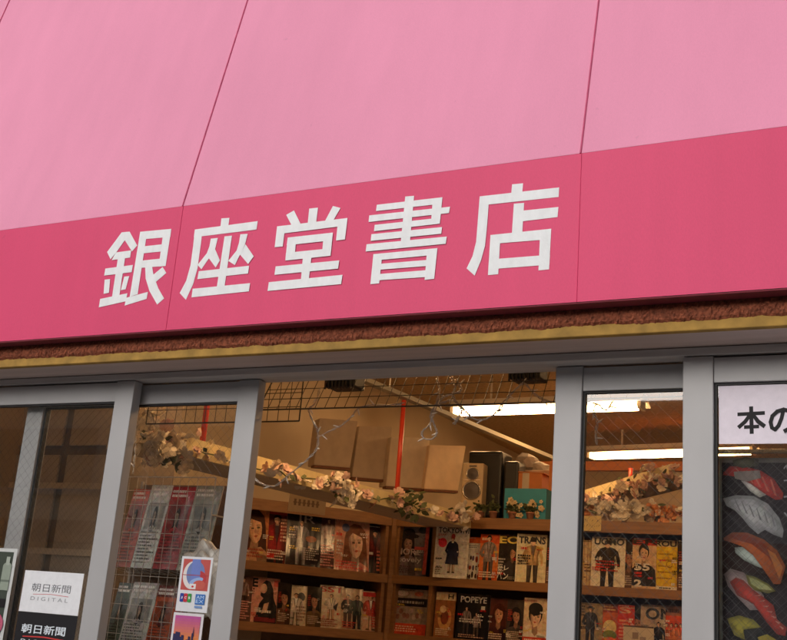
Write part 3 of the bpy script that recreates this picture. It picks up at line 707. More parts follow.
# bright edge strip between sign and banner
t = tag(obj('curtain_rail', bx((btop.x-.01, BY-.004, btop.z+.010), (btop.x+.5, BY+.008, btop.z+.020), .001), M['silver']), 'thin metal rail between the white sign and the sushi banner', 'rail')

# =================================================================== RACKS
ZT, ZS = (2.235, 1.907, 1.597, 1.287, .977, .55), None
PB = 3.0
P1 = at_z(242, 560, 1.907); P2 = V((at_y(390, 575, PB).x, PB, 1.907))
ld = V((P2.x-P1.x, P2.y-P1.y, 0)).normalized(); ln = V((ld.y, -ld.x, 0))      # normal towards the room
LA = math.atan2(ln.x, -ln.y)
PLn = ln
Z_ = V((0, 0, 1))
def rack(label, o, d, n, length, segs, depth=.26, post=False):
    t = thing('magazine_rack', label, 'magazine rack', (o.x, o.y, 0), 'wooden magazine racks'); q = V(t.location)
    for i, z in enumerate(ZT):
        th = .060 if i == 0 else .046
        bm = bmesh.new(); obox(bm, V((o.x, o.y, z-.011))+d*(length/2)-n*(depth/2+.012)-q, d, n, Z_, (length/2, depth/2-.001, .011))
        obj('shelf', bm, M['wood'], t)
        bm = bmesh.new(); obox(bm, V((o.x, o.y, z-th/2+.002))+d*(length/2)-n*.005-q, d, n, Z_, (length/2, .0055, th/2))
        bmesh.ops.bevel(bm, geom=bm.edges[:], offset=.002, segments=2, affect='EDGES')
        obj('shelf_lip', bm, M['wood'], t)
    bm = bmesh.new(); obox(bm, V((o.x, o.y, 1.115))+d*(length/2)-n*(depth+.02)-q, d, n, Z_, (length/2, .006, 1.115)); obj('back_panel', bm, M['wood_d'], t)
    for s in segs:
        bm = bmesh.new()
        for a, b in zip(ZT, list(ZT[1:])+[.02]):
            obox(bm, V((o.x, o.y, (a-.024+b)/2))+d*s-n*(depth/2+.012)-q, d, n, Z_, (.010, depth/2-.003, (a-.024-b)/2-.001))
        obj('upright', bm, M['wood'], t)
    if post:
        bm = bmesh.new(); obox(bm, V((o.x, o.y, 1.12))+d*(length+.012)-n*.02-q, d, n, Z_, (.014, .03, 1.119)); obj('corner_post', bm, M['wood'], t)
    return t
rack('angled magazine rack at the left, seen through the open doorway', V((P1.x, P1.y, 0))-ld*.32, ld, ln, (P2-P1).length+.32-.01, (.012, (P2-P1).length+.29), post=True)
xm = at_y(430, 578, PB).x
rack('long magazine rack along the back under the teal box', V((P2.x+.012, PB, 0)), V((1, 0, 0)), V((0, -1, 0)), 3.4, (.012, xm-P2.x-.012, 1.75, 3.385))

# =================================================================== MAGAZINES
MAGN = 0
def magazine(px, base_z, where, draw, label, turn=0., lean=9., back=(210, 200, 180), name='magazine', h=None, push=.0, over=.0, cat='magazine'):
    """px = (x0, x1, ytop) of the visible cover in the photo; stands on a shelf at base_z in the plane 'where'"""
    global MAGN
    x0, x1, yt = px; xc = (x0+x1)/2
    if where == 'L': p0 = V((P1.x, P1.y, 0))-ln*(.045+push); n0 = ln; a = LA
    elif where == 'B': p0 = V((0, PB+.045+push, 0)); n0 = V((0, -1, 0)); a = 0.
    else: p0 = V((0, where+push, 0)); n0 = V((0, -1, 0)); a = 0.
    a += math.radians(turn); n = V((math.sin(a), -math.cos(a), 0)); ux = V((math.cos(a), math.sin(a), 0))
    yy = 555 if base_z > 1.8 else 620
    c = at_pl(xc, yy, p0, n0)
    c = V((c.x, c.y, base_z+.001))
    # follow the lean of the column in the picture by meeting the ray at mid height
    A = at_pl(x0, yy, c, n); B = at_pl(x1+over, yy, c, n)
    w = (B-A).dot(ux); c = (A+B)/2; c.z = base_z+.001
    H = h or (at_pl(xc, yt, c, n).z-base_z)
    P = Print(.00022); P.T = lambda u, v: ((u-.5)*w, v*H)
    P.clip = True; P.asp = max(1., .75*H/w); rnd = random.Random(MAGN); MAGN += 1
    draw(P, rnd)
    if cat == 'magazine':
        for k in range(5):
            cx_, cz_ = rnd.choice((rnd.uniform(.03, .2), rnd.uniform(.62, .8))), rnd.uniform(.08, .72)
            c_ = rnd.choice(((236, 228, 214), (236, 228, 214), (200, 40, 40), (28, 24, 26), (232, 190, 70)))
            P.lines(cx_, cz_, cx_+rnd.uniform(.14, .3), cz_+rnd.uniform(.03, .09), rnd.choice((1, 2, 3)), c_, rnd, .6)
        P.lines(.06, .965, .7, .985, 1, rnd.choice(((60, 50, 46), (226, 214, 200))), rnd, .7)
    o = P.build(name, M['print'], None, .002, (w, H), back)
    lr = math.radians(lean if where == 'L' else 4.5)
    o.matrix_world = Matrix.Translation(c+n*(.0)) @ Matrix.Rotation(a, 4, 'Z') @ Matrix.Rotation(-lr, 4, 'X')
    tag(o, label, cat, 'magazines facing out on the racks' if cat == 'magazine' else None)
    bm = bx((-w/2+.001, .0022, .001), (w/2-.002, .0085, H-.002)); obj('page_block', bm, M['pages'], o)
    return o
BLK = (24, 20, 20); WHT = (232, 224, 210)
def D_tokyo(P, r):
    P.rect(0, 0, 1, 1, (228, 218, 200)); P.rect(.06, .05, .94, .95, (206, 198, 188)); P.text('TOKYOVIVI', .08, .855, .98, .955, BLK, .02)
    P.ell(.22, .66, .13, .09, (226, 60, 76)); person(P, .52, .1, .70, (38, 42, 66), (186, 160, 140), (44, 30, 26), wide=1.35)
    P.poly([(.34, .26), (.72, .26), (.66, .66), (.42, .66)], (36, 40, 62)); P.ell(.53, .79, .06, .05, (150, 50, 40), 10); P.lines(.08, .78, .42, .83, 2, (200, 80, 60), r); P.lines(.06, .05, .3, .2, 4, (120, 110, 100), r)
def D_dots(P, r):
    P.rect(0, 0, 1, 1, (224, 214, 198)); P.rect(0, .86, 1, 1, (214, 96, 40)); P.lines(.1, .74, .9, .82, 2, (110, 100, 96), r)
    for i in range(14):
        x, z = .12+.19*(i % 5)+r.uniform(-.03, .03), .1+.2*(i//5)+r.uniform(-.03, .03)
        P.ell(x, z, r.uniform(.05, .09), r.uniform(.05, .08), r.choice(((150, 60, 36), (60, 44, 44), (190, 120, 60), (70, 40, 30), (96, 80, 100))), 10)
def D_orange(P, r):
    P.rect(0, 0, 1, 1, (216, 120, 66)); P.rect(0, .8, 1, 1, (206, 78, 34)); P.rect(0, 0, 1, .22, (198, 86, 46)); person(P, .48, .02, .95, (150, 132, 122), (90, 78, 74), BLK, wide=1.5); P.lines(.05, .06, .95, .2, 3, (240, 220, 190), r); P.lines(.1, .84, .6, .94, 1, (240, 200, 160), r)
def D_eon(P, r):
    P.rect(0, 0, 1, 1, (26, 22, 24)); portrait(P, .66, .60, .12, (206, 150, 112), BLK, (44, 40, 46), False, .1)
    P.text('EON', .06, .80, .98, .96, (238, 204, 90), .03); P.lines(.04, .2, .4, .5, 5, (200, 190, 180), r); P.text('パン', .02, .05, .36, .2, (232, 228, 220), .02); P.text('セレ', .02, .24, .36, .34, (232, 228, 220), .02); P.lines(.5, .05, .95, .12, 2, (150, 140, 130), r)
def D_trans(P, r):
    P.rect(0, 0, 1, 1, (226, 212, 170)); person(P, .55, -.0, .90, (196, 158, 106), (60, 50, 48), BLK, wide=1.75); P.text('TRANS', .06, .80, .96, .95, (44, 48, 62), .03)
    P.ell(.55, .835, .09, .075, SKIN); P.rect(.46, .84, .64, .87, BLK); P.ell(.55, .9, .1, .04, BLK); P.lines(.06, .36, .5, .58, 4, (40, 36, 40), r, .6); P.rect(.0, 0, .04, 1, (240, 230, 200))
def D_dark(c=(40, 30, 28), c2=(96, 60, 44), txt=None):
    def f(P, r):
        P.rect(0, 0, 1, 1, c); portrait(P, .5, .62, .17, (178, 128, 100), BLK, c2, True, .0); P.lines(.08, .06, .9, .28, 5, (196, 170, 150), r)
        P.lines(.06, .5, .3, .78, 6, (170, 60, 44), r)
        if txt: P.text(txt, .08, .82, .92, .95, (190, 180, 176), .02)
    return f
def D_hat(P, r):
    P.rect(0, 0, 1, 1, (112, 104, 106)); portrait(P, .42, .60, .17, (170, 130, 112), (40, 30, 30), (126, 110, 112), True, .02)
    P.ell(.42, .76, .30, .05, (34, 28, 30)); P.ell(.42, .82, .18, .08, (34, 28, 30)); P.ell(.82, .88, .12, .07, (70, 72, 76)); P.text('MORE', .10, .40, .80, .52, (190, 170, 160), .02); P.text('Lovely', .16, .24, .84, .36, (200, 190, 186), .01); P.rect(.9, .05, 1, .95, (206, 90, 80)); P.rect(.62, .5, .9, .56, (196, 84, 80)); P.lines(.1, .06, .8, .2, 4, (80, 60, 60), r)
def D_band(P, r):
    P.rect(0, 0, 1, 1, (150, 132, 118)); P.rect(.05, .62, .98, .80, (36, 30, 34)); P.lines(.12, .66, .9, .76, 1, (150, 140, 134), r); P.rect(0, 0, 1, .24, (206, 70, 44)); P.lines(.08, .05, .92, .2, 3, (240, 190, 160), r)
    for i in range(9): P.ell(.12+.09*i, .45+r.uniform(-.08, .08), .06, .06, r.choice(((120, 110, 120), (176, 150, 136), (130, 90, 80))), 10)
    P.ell(.3, .9, .16, .06, (186, 170, 160)); P.ell(.74, .9, .12, .05, (176, 100, 76))
def D_brown(P, r):
    P.rect(0, 0, 1, 1, (150, 92, 50)); P.rect(0, .82, 1, 1, (206, 178, 140)); P.text('H', .6, .85, .78, .96, BLK, .02); P.ell(.5, .42, .34, .26, (196, 140, 80)); P.ell(.5, .44, .2, .16, (120, 56, 28)); P.lines(.1, .04, .9, .2, 4, (226, 200, 160), r); P.ell(.4, .62, .16, .08, (220, 180, 130))
def D_popeye(P, r):
    P.rect(0, 0, 1, 1, (22, 18, 20)); person(P, .3, .1, .62, (120, 106, 104), (60, 50, 52), BLK, wide=1.4); person(P, .62, .05, .55, (150, 130, 126), (80, 66, 60), (50, 34, 26), wide=1.4); P.text('POPEYE', .1, .80, .9, .94, (168, 164, 166), .03); P.lines(.1, .36, .9, .46, 2, (196, 190, 186), r); P.rect(.74, .66, .86, .74, (190, 186, 180)); P.lines(.1, .03, .9, .12, 2, (176, 140, 120), r)
def D_red(P, r):
    P.rect(0, 0, 1, 1, (86, 44, 36)); portrait(P, .5, .62, .2, (208, 150, 112), (70, 30, 20), (60, 26, 24)); P.lines(.1, .05, .9, .2, 3, (220, 190, 170), r);
def D_cream(P, r):
    P.rect(0, 0, 1, 1, (214, 184, 152)); portrait(P, .5, .60, .24, (226, 180, 148), BLK, (220, 206, 190), False, .1); P.ell(.5, .76, .3, .14, BLK); P.rect(0, 0, 1, .16, (190, 60, 44)); P.lines(.08, .03, .9, .13, 2, (240, 220, 200), r); P.lines(.0, .9, .9, .97, 1, (150, 100, 90), r)
def D_gold(P, r):
    P.rect(0, 0, 1, 1, (190, 116, 66)); portrait(P, .42, .58, .27, (228, 172, 130), (70, 36, 26), (200, 150, 110)); P.rect(0, 0, .1, 1, (120, 60, 36)); P.lines(.12, .06, .9, .24, 3, (150, 60, 44), r)
def D_redw(P, r):
    P.rect(0, 0, 1, 1, (96, 40, 36)); person(P, .45, -.35, 1.25, (150, 34, 36), (40, 26, 28), (40, 20, 18), wide=1.6); P.rect(.0, .9, 1, 1, (170, 60, 44)); P.lines(.6, .4, .98, .85, 7, (226, 170, 140), r); P.lines(.06, .06, .94, .26, 4, (226, 190, 170), r); P.rect(.1, .1, .4, .18, (196, 44, 36))
def D_ir(P, r):
    P.rect(0, 0, 1, 1, (50, 44, 46)); person(P, .42, .0, .88, (110, 104, 112), (150, 146, 150), (44, 34, 32), wide=1.5); P.text('IR', .34, .82, .80, .97, (170, 160, 154), .0); P.lines(.5, .12, .94, .36, 6, (180, 170, 166), r); P.lines(.05, .5, .3, .7, 4, (150, 140, 140), r); P.ell(.7, .52, .16, .06, (150, 96, 70))
def D_pinkl(P, r):
    P.rect(0, 0, 1, 1, (96, 66, 62)); person(P, .5, .3, .66, (150, 120, 116), (60, 44, 44), (46, 28, 26), wide=1.5); P.lines(.06, .04, .94, .46, 8, (226, 150, 140), r)
def D_face(P, r):
    P.rect(0, 0, 1, 1, (206, 150, 128)); portrait(P, .60, .55, .30, (236, 190, 164), (120, 76, 56), (214, 130, 112)); P.lines(.04, .04, .9, .2, 3, (214, 70, 66), r); P.ell(.3, .84, .11, .08, (96, 104, 140)); P.lines(.05, .3, .25, .6, 5, (236, 226, 214), r)
def D_slices(P, r):
    P.rect(0, 0, 1, 1, (70, 36, 34)); person(P, .4, .0, .9, (100, 36, 34), (40, 30, 32), BLK, wide=1.8); P.lines(.5, .05, .95, .5, 6, (216, 110, 80), r)
def D_e(P, r):
    P.rect(0, 0, 1, 1, (214, 150, 132)); P.text('E', .05, .78, .26, .98, BLK, .04); P.lines(.05, .60, .2, .76, 3, BLK, r)
    P.poly([(.36, .60), (.40, .86), (.52, .95), (.68, .92), (.78, .76), (.82, .50), (.62, .46), (.5, .52)], (30, 22, 22)); P.ell(.46, .76, .11, .11, (226, 178, 150)); P.poly([(.34, .7), (.40, .66), (.42, .78), (.37, .78)], (226, 178, 150))
    P.poly([(.18, .0), (.95, .0), (.92, .38), (.80, .58), (.52, .60), (.34, .42)], (26, 22, 26)); P.poly([(.42, .2), (.6, .24), (.66, .46), (.5, .42)], (206, 160, 130)); P.lines(.2, .2, .92, .3, 1, (226, 214, 200), r); P.rect(.8, .82, .98, .96, (206, 96, 86)); P.rect(.18, .02, .9, .12, (120, 34, 40))
def D_circ(P, r):
    P.rect(0, 0, 1, 1, (206, 186, 160)); P.ell(.62, .72, .2, .11, BLK); person(P, .35, .0, .8, (216, 200, 184), (180, 164, 150), (60, 40, 34), wide=2.2); P.lines(.4, .1, .95, .5, 5, (120, 90, 80), r);
def D_sst(P, r):
    P.rect(0, 0, 1, 1, (222, 200, 172)); P.text('SST', .0, .84, .80, .97, (196, 44, 44), .02); person(P, .48, .2, .6, (230, 214, 196), (196, 150, 120), (70, 40, 30), wide=2.); P.poly([(.56, .5), (.78, .62), (.7, .4)], (34, 26, 28)); P.lines(.06, .03, .95, .22, 4, (150, 60, 50), r)
def D_two(P, r):
    P.rect(0, 0, 1, 1, (196, 166, 140)); person(P, .3, .08, .76, (50, 44, 48), (90, 60, 50), BLK, wide=1.8); person(P, .72, .04, .8, (60, 70, 66), (40, 36, 40), (80, 46, 30), wide=1.8); P.lines(.05, .03, .9, .2, 3, (196, 70, 60), r)
def D_wred(P, r):
    P.rect(0, 0, 1, 1, (216, 170, 146)); person(P, .45, .04, .86, (196, 90, 80), (222, 180, 150), (60, 34, 28), wide=2.); P.lines(.5, .1, .96, .6, 8, (196, 50, 56), r); P.rect(.06, .86, .94, .97, (206, 60, 60)); P.rect(.66, .2, .96, .34, (222, 160, 60))
def D_uomo(P, r):
    P.rect(0, 0, 1, 1, (228, 214, 190)); person(P, .48, -.0, .93, (34, 26, 28), (30, 24, 26), BLK, wide=2.0); P.ell(.48, .85, .085, .07, SKIN); P.text('UOMO', .08, .84, .96, .98, (60, 62, 66), .03); P.ell(.48, .90, .1, .04, BLK); P.lines(.14, .3, .82, .54, 4, (176, 50, 40), r, .5)
def D_navy(P, r):
    P.rect(0, 0, 1, 1, (206, 166, 130)); P.rect(0, .86, 1, 1, (196, 50, 40)); portrait(P, .48, .70, .16, (226, 176, 140), BLK, (30, 30, 44), False, .0); P.text('55', .1, .36, .5, .5, (226, 214, 200), .03); P.lines(.1, .22, .6, .34, 2, (206, 50, 44), r, .7); P.text('2', .1, .04, .3, .18, (226, 214, 200), .04); P.text('ER', .02, .88, .7, .98, (50, 26, 26), .02)
def D_yellow(P, r):
    P.rect(0, 0, 1, 1, (222, 178, 44)); P.rect(0, .87, 1, 1, (214, 190, 150)); P.text('ROUGE', .0, .87, .90, .985, (50, 50, 54), .03)
    for i in range(5): P.lines(.12, .2+.12*i, .88, .28+.12*i, 1, (150, 112, 30), r, .4)
    P.ell(.62, .52, .14, .07, (150, 112, 30)); P.ell(.62, .52, .11, .052, (222, 178, 44)); P.rect(0, 0, 1, .08, (226, 214, 190)); P.lines(.2, .02, .8, .07, 1, BLK, r)
def D_spine(c): 
    def f(P, r):
        P.rect(0, 0, 1, 1, c)
        for i in range(3): P.rect(.1+.3*i, 0, .16+.3*i, 1, (150, 116, 80))
        P.lines(.2, .3, .9, .5, 3, (90, 60, 44), r)
    return f
def D_man(P, r):
    P.rect(0, 0, 1, 1, (150, 128, 96)); person(P, .5, .1, .82, (56, 56, 62), (50, 46, 50), BLK, wide=1.6, hat=(60, 50, 46)); P.rect(0, 0, 1, .14, (196, 150, 50)); P.lines(.05, .7, .3, .95, 4, (60, 50, 46), r)
def D_food(P, r):
    P.rect(0, 0, 1, 1, (196, 96, 50)); P.rect(0, .82, 1, 1, (150, 60, 40)); P.ell(.5, .5, .4, .16, (226, 196, 130)); P.ell(.5, .34, .42, .1, (110, 120, 50)); P.ell(.5, .2, .4, .1, (210, 90, 50)); P.lines(.1, .85, .9, .97, 2, (226, 180, 120), r)
def D_rd(P, r):
    P.rect(0, 0, 1, 1, (190, 50, 36)); P.text('ST', .1, .82, .9, .96, (206, 150, 120), .03); P.lines(.1, .1, .9, .7, 8, (226, 160, 130), r)
def D_on(P, r):
    P.rect(0, 0, 1, 1, (170, 150, 136)); P.text('ON', .2, .70, .95, .94, (34, 34, 40), .03); person(P, .74, .0, .66, (34, 30, 34), (40, 36, 40), BLK, wide=1.6); P.lines(.05, .2, .45, .6, 6, (110, 96, 90), r)
def D_ro(P, r):
    P.rect(0, 0, 1, 1, (206, 76, 40)); P.rect(0, .8, 1, 1, (160, 100, 76)); P.lines(.1, .84, .9, .96, 1, (60, 40, 40), r)
    for i in range(4): person(P, .16+.22*i, .1, .55, (230, 130, 80), (150, 50, 34), (90, 40, 26), wide=1.6)
# left angled rack, upper row
S1, S2 = 1.907, 1.597
ML = [((243, 264, 504), D_gold, 'orange magazine with a smiling woman, first on the upper left shelf by the door post'),
 ((264, 286, 508), D_redw, 'dark red magazine with a woman, left of the one lettered IR'),
 ((286, 318, 512), D_ir, 'charcoal magazine with pale letters IR and a grey figure'),
 ((318, 335, 515), D_pinkl, 'narrow dark magazine with pink lines of text, right of the charcoal one'),
 ((335, 367, 519), D_face, 'pink magazine with a large close-up face'),
 ((367, 385, 525), D_slices, 'dark red magazine at the inner end of the upper left shelf')]
for i, (p, d, l) in enumerate(ML): magazine(p, S1, 'L', d, l, turn=random.uniform(-5, 3), push=.012*(i % 2), over=3)
ML = [((232, 248, 575), D_pinkl, 'pale magazine half hidden by the door post on the lower left shelf'),
 ((248, 276, 577), D_e, 'pink magazine with a black letter E and a long haired woman in black'),
 ((276, 288, 582), D_dark(), 'thin dark magazine right of the woman in black'),
 ((288, 306, 585), D_circ, 'cream magazine with a black circle on its cover'),
 ((306, 319, 586), D_dark((50, 40, 30), (110, 80, 50)), 'thin dark brown magazine left of the red lettered one'),
 ((319, 341, 585), D_sst, 'cream magazine with red capital letters across its top'),
 ((341, 361, 588), D_two, 'magazine with two figures in dark coats'),
 ((361, 381, 591), D_wred, 'pale pink magazine with red blocks at the inner end of the lower left shelf')]
for i, (p, d, l) in enumerate(ML): magazine(p, S2, 'L', d, l, turn=random.uniform(-5, 3), push=.012*(i % 2), over=2)
# corner bay
magazine((392, 427, 523), S1, 'B', D_hat, 'grey magazine with a woman in a dark hat in the corner bay', turn=8)
magazine((389, 426, 589), S2, 'B', D_band, 'grey book with a black band and orange-red wrapper in the corner bay', turn=6)
# back rack upper row
MB_ = [((434, 467, 525), D_tokyo, 'white framed magazine with a woman in a navy coat and a pink dot', 14, -.058),
 ((466, 480, 537), D_dots, 'white magazine scattered with small brown items under an orange strip', 6, .02),
 ((479, 497, 534), D_orange, 'orange magazine with a man in a grey suit', 6, .0),
 ((497, 519, 534), D_eon, 'black magazine with yellow capitals and a dark haired man', 6, .018),
 ((516, 545, 534), D_trans, 'cream magazine with a man in a tan shirt and dark glasses', 9, .0),
 ((546, 562, 537), D_dark(), 'dark magazine tucked behind the post beside the cream one', 4, .018),
 ((566, 582, 536), D_spine((210, 190, 150)), 'cream magazine seen edge on, left of the white one with a man in black', 4, .01)]
for p, d, l, tn, pu in MB_: magazine(p, S1, 'B', d, l, turn=tn, push=pu, over=1)
MB_ = [((434, 453, 592), D_brown, 'brown magazine with a pale header and a bowl', 8, .0),
 ((456, 488, 594), D_popeye, 'black magazine with grey capitals and two walking figures', 8, .0),
 ((487, 508, 598), D_red, 'dark red magazine with a face under auburn hair', 5, .02),
 ((506, 524, 600), D_dark((60, 50, 46), (70, 60, 56)), 'dark grey magazine left of the black haired person', 5, .01),
 ((523, 546, 598), D_cream, 'cream magazine with a black haired person over a red strip', 8, .0),
 ((548, 566, 600), D_food, 'orange magazine behind the post on the lower back shelf', 4, .015)]
for p, d, l, tn, pu in MB_: magazine(p, S2, 'B', d, l, turn=tn, push=pu, over=1)
MB_ = [((582, 593, 540), D_spine((200, 170, 130)), 'cream magazine edges at the left of the right-hand glass', 4, .012),
 ((591, 624, 537), D_uomo, 'white magazine with a man in a black coat', 5, .0),
 ((623, 634, 541), D_dark((46, 34, 34), (90, 60, 50)), 'thin dark magazine between the man in black and the man in navy', 4, .018),
 ((632, 655, 538), D_navy, 'red topped magazine with a man in a navy jacket and white numerals', 5, .0),
 ((655, 677, 540), D_yellow, 'bright yellow magazine with grey capitals at its top', 4, .016),
 ((677, 700, 540), D_dark(), 'dark magazine right of the bright yellow one', 4, .0)]
for p, d, l, tn, pu in MB_: magazine(p, S1, 'B', d, l, turn=tn, push=pu, over=1)
MB_ = [((578, 601, 603), D_man, 'olive magazine with a man in a dark hat', 4, .0), ((601, 617, 604), D_food, 'orange food magazine with dishes in rows', 4, .016),
 ((617, 633, 605), D_rd, 'red magazine covered in lines of text', 4, .0), ((632, 641, 606), D_dark((40, 50, 52), (60, 70, 70)), 'dark teal magazine left of the one lettered ON', 4, .018),
 ((640, 664, 605), D_on, 'grey magazine with black capitals ON', 4, .0), ((663, 684, 606), D_ro, 'red-orange magazine with four small figures', 4, .018)]
for p, d, l, tn, pu in MB_: magazine(p, S2, 'B', d, l, turn=tn, push=pu, over=1)
# white box card in front of the lower right row
def d_cardbox(P):
    P.rect(0, 0, 1, 1, (206, 190, 168)); P.rect(.0, .94, 1, 1, (90, 70, 60)); P.rect(.3, .5, .5, .75, (140, 120, 110)); P.rect(.55, .3, .75, .6, (150, 130, 120))
pp = at_y(638, 660, PB-.02); flat('price_card', 'plain white card standing before the red and grey magazines', 'card', V((pp.x, PB-.02, S2+.004)), d_cardbox, .15, at_y(638, 626, PB-.02).z-S2-.004, thick=.004)
# shelf labels
def d_tag(P):
    P.rect(0, 0, 1, 1, (150, 128, 100))
    for k in range(6):
        P.rect(.14+.12*k, .34, .20+.12*k, .68, (96, 74, 56)); P.rect(.12+.12*k, .46, .22+.12*k, .54, (96, 74, 56))
c = at_pl(306.5, 513, V((P1.x, P1.y, 0))+ln*.006, ln); top = at_pl(306.5, 494, V((P1.x, P1.y, 0))+ln*.006, ln)
w = (at_pl(325, 505, c, ln)-at_pl(288, 502, c, ln)).length
o = flat('shelf_label', 'grey label card on the top edge of the angled left rack', 'label', c, d_tag, w, top.z-c.z, thick=.002); o.rotation_euler = (0, 0, LA)
c = at_y(591, 531, PB-.008); top = at_y(591, 516, PB-.008)
def d_hand(P):
    P.rect(0, 0, 1, 1, (222, 196, 130)); rnd = random.Random(2)
    for row in (.62, .25):
        x = .12
        while x < .85:
            w_ = rnd.uniform(.04, .10); P.poly([(x, row), (x+w_, row+rnd.uniform(.02, .2)), (x+w_+.02, row+.16), (x+.03, row+.05)], (70, 50, 40)); x += w_+.05
flat('handwritten_note', 'cream handwritten note on the back rack edge behind the right glass', 'note', c, d_hand, at_y(601, 523, PB).x-at_y(581, 523, PB).x, top.z-c.z, thick=.0015)

# =================================================================== HANGING LEDGES with red poles
def ledge(label, A, B, poles, hh=.07, ext=0., ptop=CZ-.002):
    d = (B-A).normalized(); n = V((d.y, -d.x, 0)); A = A-d*ext; Ln = (B-A).length
    t = thing('hanging_ledge', label, 'ledge', A); q = A
    bm = bmesh.new(); obox(bm, A+d*(Ln/2)-q+V((0, 0, -hh/2)), d, n, Z_, (Ln/2, .010, hh/2)); obj('fascia', bm, M['pelmet'], t)
    bm = bmesh.new(); obox(bm, A+d*(Ln/2)-n*.131-q+V((0, 0, -hh+.010)), d, n, Z_, (Ln/2, .119, .010)); obj('shelf_board', bm, M['board'], t)
    for s in poles:
        bm = bmesh.new(); p = A+d*(s+ext)-n*.10; tube(bm, [V((p.x, p.y, p.z-hh+.02))-q, V((p.x, p.y, ptop))-q], .012, 14); obj('hanger_pole', bm, M['red'], t, True)
    return t, d, n
A1 = at_z(172, 433, 2.25); B1 = at_z(470, 515, 2.25)
d1 = (B1-A1).normalized(); n1 = V((d1.y, -d1.x, 0))
def along(px, py): p = at_pl(px, py, A1-n1*.1, n1); return (p-A1).dot(d1)
ra, rb = at_pl(350, 375, A1-n1*.1, n1), at_pl(553, 453, A1-n1*.1, n1)
RAILZ = at_pl(403, 400, A1-n1*.1, n1).z
ra.z = rb.z = RAILZ+.02; rd = (rb-ra).normalized(); ra -= rd*1.1
t = thing('ceiling_rail', 'pale ceiling rail carrying the red poles above the hanging ledge', 'rail', ra)
bm = bmesh.new(); obox(bm, rd*((rb-ra).length/2), rd, V((rd.y, -rd.x, 0)), Z_, ((rb-ra).length/2, .022, .011)); obj('bar', bm, mat('olive_grey_rail', (.34, .31, .24), .6), t)
bm = bmesh.new()
for k in (.10, .42): tube(bm, [rd*((rb-ra).length*k)+V((0, 0, .0185)), rd*((rb-ra).length*k)+V((0, 0, CZ-.001-ra.z))], .004, 8)
obj('stem', bm, M['steel'], t)
ledge('cream hanging ledge with pink blossom garland over the left rack', A1, B1, [along(204, 430), along(397, 490)], ext=.08, ptop=RAILZ)
A2 = at_z(580, 492, 2.56); B2 = at_z(673, 464, 2.56)  # second ledge, built in place of a mirror image of the first
d2 = (A2-B2).normalized()
ledge('copy of the cream hanging ledge standing in for its mirror image, rising to the right behind the back rack', A2, B2, [-(at_z(618, 482, 2.56)-A2).dot(d2)], hh=.06, ext=.3, ptop=at_z(618, 464, 2.56).z+.09)

# =================================================================== GARLANDS, FLOWERS
def petals(bm, p, r, rnd, n=5):
    ax = V((rnd.uniform(-1, 1), rnd.uniform(-1.2, .4), rnd.uniform(-.6, 1))).normalized(); a = ax.orthogonal().normalized(); b = ax.cross(a)
    ph = rnd.uniform(0, 6)
    for layer, (k, cup) in enumerate(((1., .25), (.62, .7))):
        for i in range(n):
            t = ph+2*math.pi*i/n+layer*.5; d = a*math.cos(t)+b*math.sin(t); s = a*-math.sin(t)+b*math.cos(t); R = r*k*rnd.uniform(.8, 1.15)
            v = [p, p+d*R*.35+s*R*.30+ax*R*cup*.3, p+d*R*.72+s*R*.42+ax*R*cup*.7, p+d*R*.97+s*R*.2+ax*R*cup, p+d*R*1.0-s*R*.15+ax*R*(cup+.1), p+d*R*.74-s*R*.40+ax*R*cup*.75, p+d*R*.35-s*R*.30+ax*R*cup*.3]
            bm.faces.new([bm.verts.new(q) for q in v])
def leaf(bm, p, r, rnd):
    d = V((rnd.uniform(-1, 1), rnd.uniform(-1, .5), rnd.uniform(-1, .6))).normalized(); s = d.orthogonal().normalized(); u = d.cross(s)
    v = [p, p+d*r*.35+s*r*.28, p+d*r*.7+s*r*.2+u*r*.1, p+d*r+u*r*.12, p+d*r*.7-s*r*.2+u*r*.1, p+d*r*.35-s*r*.28]
    bm.faces.new([bm.verts.new(q) for q in v])
def garland(label, spots, seed, r=.03, name='blossom_garland', cat='garland', vine=None):
    """spots: (point, spread, n_cream, n_pink, n_orange, n_leaf)"""
    rnd = random.Random(seed); t = thing(name, label, cat, spots[0][0], None); o = V(spots[0][0])
    bms = {k: bmesh.new() for k in ('petal', 'petal_p', 'petal_o', 'leaf')}
    for p, sp, nc, np_, no, nl in spots:
        for k, n in (('petal', nc), ('petal_p', np_), ('petal_o', no), ('leaf', nl)):
            for i in range(n):
                q = p-o+V((rnd.gauss(0, sp[0]), rnd.gauss(0, sp[1]), rnd.gauss(0, sp[2])))
                if k == 'leaf': leaf(bms[k], q, r*rnd.uniform(1.2, 2.0), rnd)
                else: petals(bms[k], q, r*rnd.uniform(.7, 1.25), rnd)
    for k, nm in (('petal', 'cream_blossoms'), ('petal_p', 'pink_blossoms'), ('petal_o', 'orange_blossoms'), ('leaf', 'leaves')):
        if len(bms[k].faces): obj(nm, bms[k], M[k], t)
        else: bms[k].free()
    if vine:
        bm = bmesh.new(); tube(bm, [v-o for v in catmull(vine, 6)], .003, 5); obj('vine', bm, M['leaf'], t)
    return t
rg = random.Random(4)
def on_ledge(px, py, out=.03):     # on the front face of ledge 1
    return at_pl(px, py, A1+n1*out, n1)
sp = []
for px, py, k in [(150, 433, 9), (158, 452, 7), (168, 446, 6), (176, 458, 4)]: sp.append((on_ledge(px, py), (.03, .03, .03), k*2, k//3, 0, 3))
garland('large cream blossom cluster on the ledge behind the left door glass', sp, 21, .034)
sp = []; vn = []
